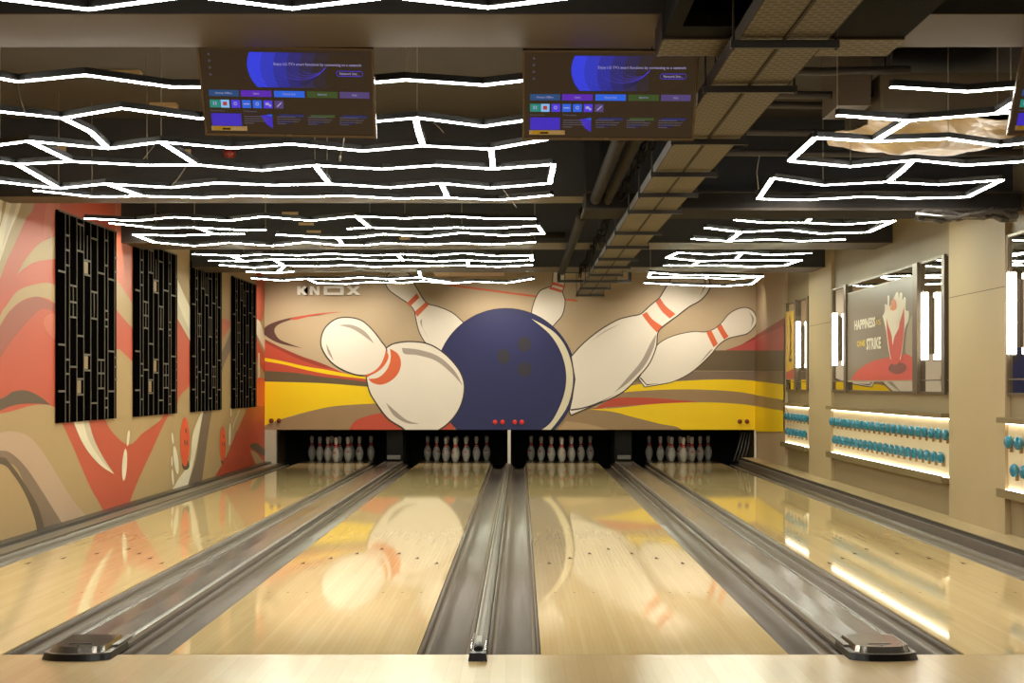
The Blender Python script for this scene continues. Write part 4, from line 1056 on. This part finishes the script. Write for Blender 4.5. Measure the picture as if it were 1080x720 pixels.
# white paper cat-shaped offcut stays plain: a torn white tag on the tray end
bm = new_bm(); pts = [(-.055,.05),(-.03,.035),(.03,.035),(.055,.055),(.045,0),(.025,-.05),(.005,-.03),(-.02,-.045),(-.04,0)]
f0 = [bm.verts.new((x,0,z)) for x,z in pts]; f1 = [bm.verts.new((x,.004,z)) for x,z in pts]
bm.faces.new(f0); bm.faces.new(f1)
for k in range(len(pts)): bm.faces.new((f0[k],f0[(k+1)%len(pts)],f1[(k+1)%len(pts)],f1[k]))
bmesh.ops.triangulate(bm, faces=[f for f in bm.faces if len(f.verts) > 4])
tag(finish(bm, 'paper_tag', WHITEP, loc=at_depth(633.5,302,21.6)), 'torn white paper tag hanging under the far end of the tray', 'tag')
# timber battens and labels left on the beam faces
BAT = mat('batten_tan', rgb(176,146,100), .6)
for px, py, w, h, d, lb in ((306,225,17,3,16.14,'highest of the three on the third beam face'),(323,236,16,3,16.14,'middle of the three on the third beam face'),(331,244.5,15,3,16.14,'lowest of the three on the third beam face'),
        (427,251.5,12,2.6,16.14,'alone right of the others on the third beam face'),(64,157,12,5,12.19,'at the far left of the second beam face'),(198.5,160,6,5,12.19,'small square one below the left television')):
    x, y, z = at_depth(px, py, d); hw = w*d/F/2; hh = h*d/F/2
    bm = new_bm(); box(bm, -hw, hw, -.012, 0, -hh, hh, 0, .002)
    tag(finish(bm, 'timber_batten', BAT, loc=(x, y, z)), 'pale timber offcut, '+lb, 'batten', 'timber offcuts on the ceiling')
for px, py, w, lb in ((133,76,32,'nearer one on the brown ceiling'),(173,110,28,'farther one on the brown ceiling')):
    d = 1.9*F/(Y0-py); x = (px-X0)*d/F; hw = w*d/F/2
    bm = new_bm(); box(bm, -hw, hw, -.05, .05, -.03, 0, 0, .002)
    tag(finish(bm, 'timber_batten', BAT, loc=(x, d, 3.065)), 'pale timber offcut, '+lb, 'batten', 'timber offcuts on the ceiling')
# red sprinkler-type detectors
for px, py, d, lb in ((242,162,12.1,'below the left television'),):
    r = root('fire_alarm', at_depth(px, py, d), 'small red round fire alarm, '+lb, 'fire alarm')
    bm = new_bm(); lathe(bm, [(.0,-.03),(.035,-.026),(.045,0),(.045,.02),(0,.02)], 16); finish(bm, 'bell', mat('alarm_red', rgb(130,34,26), .4), r)
    bm = new_bm(); tube(bm, [(0,0,.02),(0,0,3.064-r.location.z)], .006, 8); finish(bm, 'stem', BLKPL, r)
# a few loose wires
for k, (a, b, c, lb) in enumerate((((19,88),(21,103),(26,118),'curving down from the first pendant row on the left'),((163,153),(155,163),(148,172),'slanting between pendant rows at the far left'),((196,176),(188,188),(180,197),'slanting below the bent link on the left'),
        ((457,129),(463,134),(468,140),'right of the left television'),((530,199),(537,208),(545,219),'crossing the second beam'),((800,200),(798,182),(801,164),'curling up from the right pendant'))):
    d = 8.0 if k == 0 else 10.5
    bm = new_bm(); tube(bm, [at_depth(*a, d), at_depth(*b, d), at_depth(*c, d)], .003, 6)
    tag(finish(bm, 'loose_wire', WIRE), 'thin pale loose wire '+lb, 'wire', 'loose ceiling wires')

# ================================================================== LAMPS
def spot(x, y, z, tx, ty, tz, power, lb, size=75):
    r = root('spotlight', (x, y, z), 'small black ceiling spotlight '+lb, 'spotlight', 'spotlights washing the walls')
    d = (Vector((tx,ty,tz))-Vector((x,y,z))).normalized(); q = d.to_track_quat('-Z', 'Y')
    bm = new_bm(); lathe(bm, [(.03,.0),(.038,.0),(.038,.1),(0,.1)], 16, cap=False); h = finish(bm, 'head', BLKPL, r); h.rotation_mode = 'QUATERNION'; h.rotation_quaternion = q
    bm = new_bm(); tube(bm, [(0,0,.09),(0,0,3.064-z)], .006, 8); finish(bm, 'stem', BLKPL, r)
    ld = bpy.data.lights.new('spot_lamp', 'SPOT'); ld.energy = power; ld.spot_size = R(size); ld.spot_blend = .9; ld.color = (1,.9,.74); ld.shadow_soft_size = .03
    lo = bpy.data.objects.new('spot_lamp', ld); COL.objects.link(lo); lo.location = (x,y,z); lo.rotation_mode = 'QUATERNION'; lo.rotation_quaternion = q
for px, lb, pw in ((305,'left of the shop sign',60),(348,'over the shop sign',35),(393,'right of the shop sign',60),(503,'left of the ball mural top',50),(537,'over the ball mural top',50),(590,'right of the ball mural top',20),(705,'over the big right pin',70),(775,'over the smaller right pin',30)):
    x = (px-X0)*24.6/F
    spot(x, 24.1, 2.83, x, 25.2, 1.15, pw*1.15, lb, 105)
spot(-3.45, 16.05, 2.7, -3.78, 16.05, 2.2, 16, 'between the first two lattice panels', 90)

w = bpy.data.worlds.new('World'); SC.world = w; w.use_nodes = True
w.node_tree.nodes['Background'].inputs['Color'].default_value = (1.0,.9,.74,1)
w.node_tree.nodes['Background'].inputs['Strength'].default_value = .35

# ================================================================== CAMERA
cd = bpy.data.cameras.new('Camera'); cam = bpy.data.objects.new('Camera', cd); COL.objects.link(cam)
cam.location = (0,0,CH); cam.rotation_euler = (R(90),0,0)
cd.lens = 60; cd.sensor_width = 36; cd.shift_x = -9/1080; cd.shift_y = 46/1080; cd.clip_start = .05; cd.clip_end = 200
SC.camera = cam
vs = SC.view_settings
vs.view_transform = 'Standard'; vs.look = 'None'; vs.exposure = 0.05; vs.gamma = 1; vs.use_curve_mapping = False
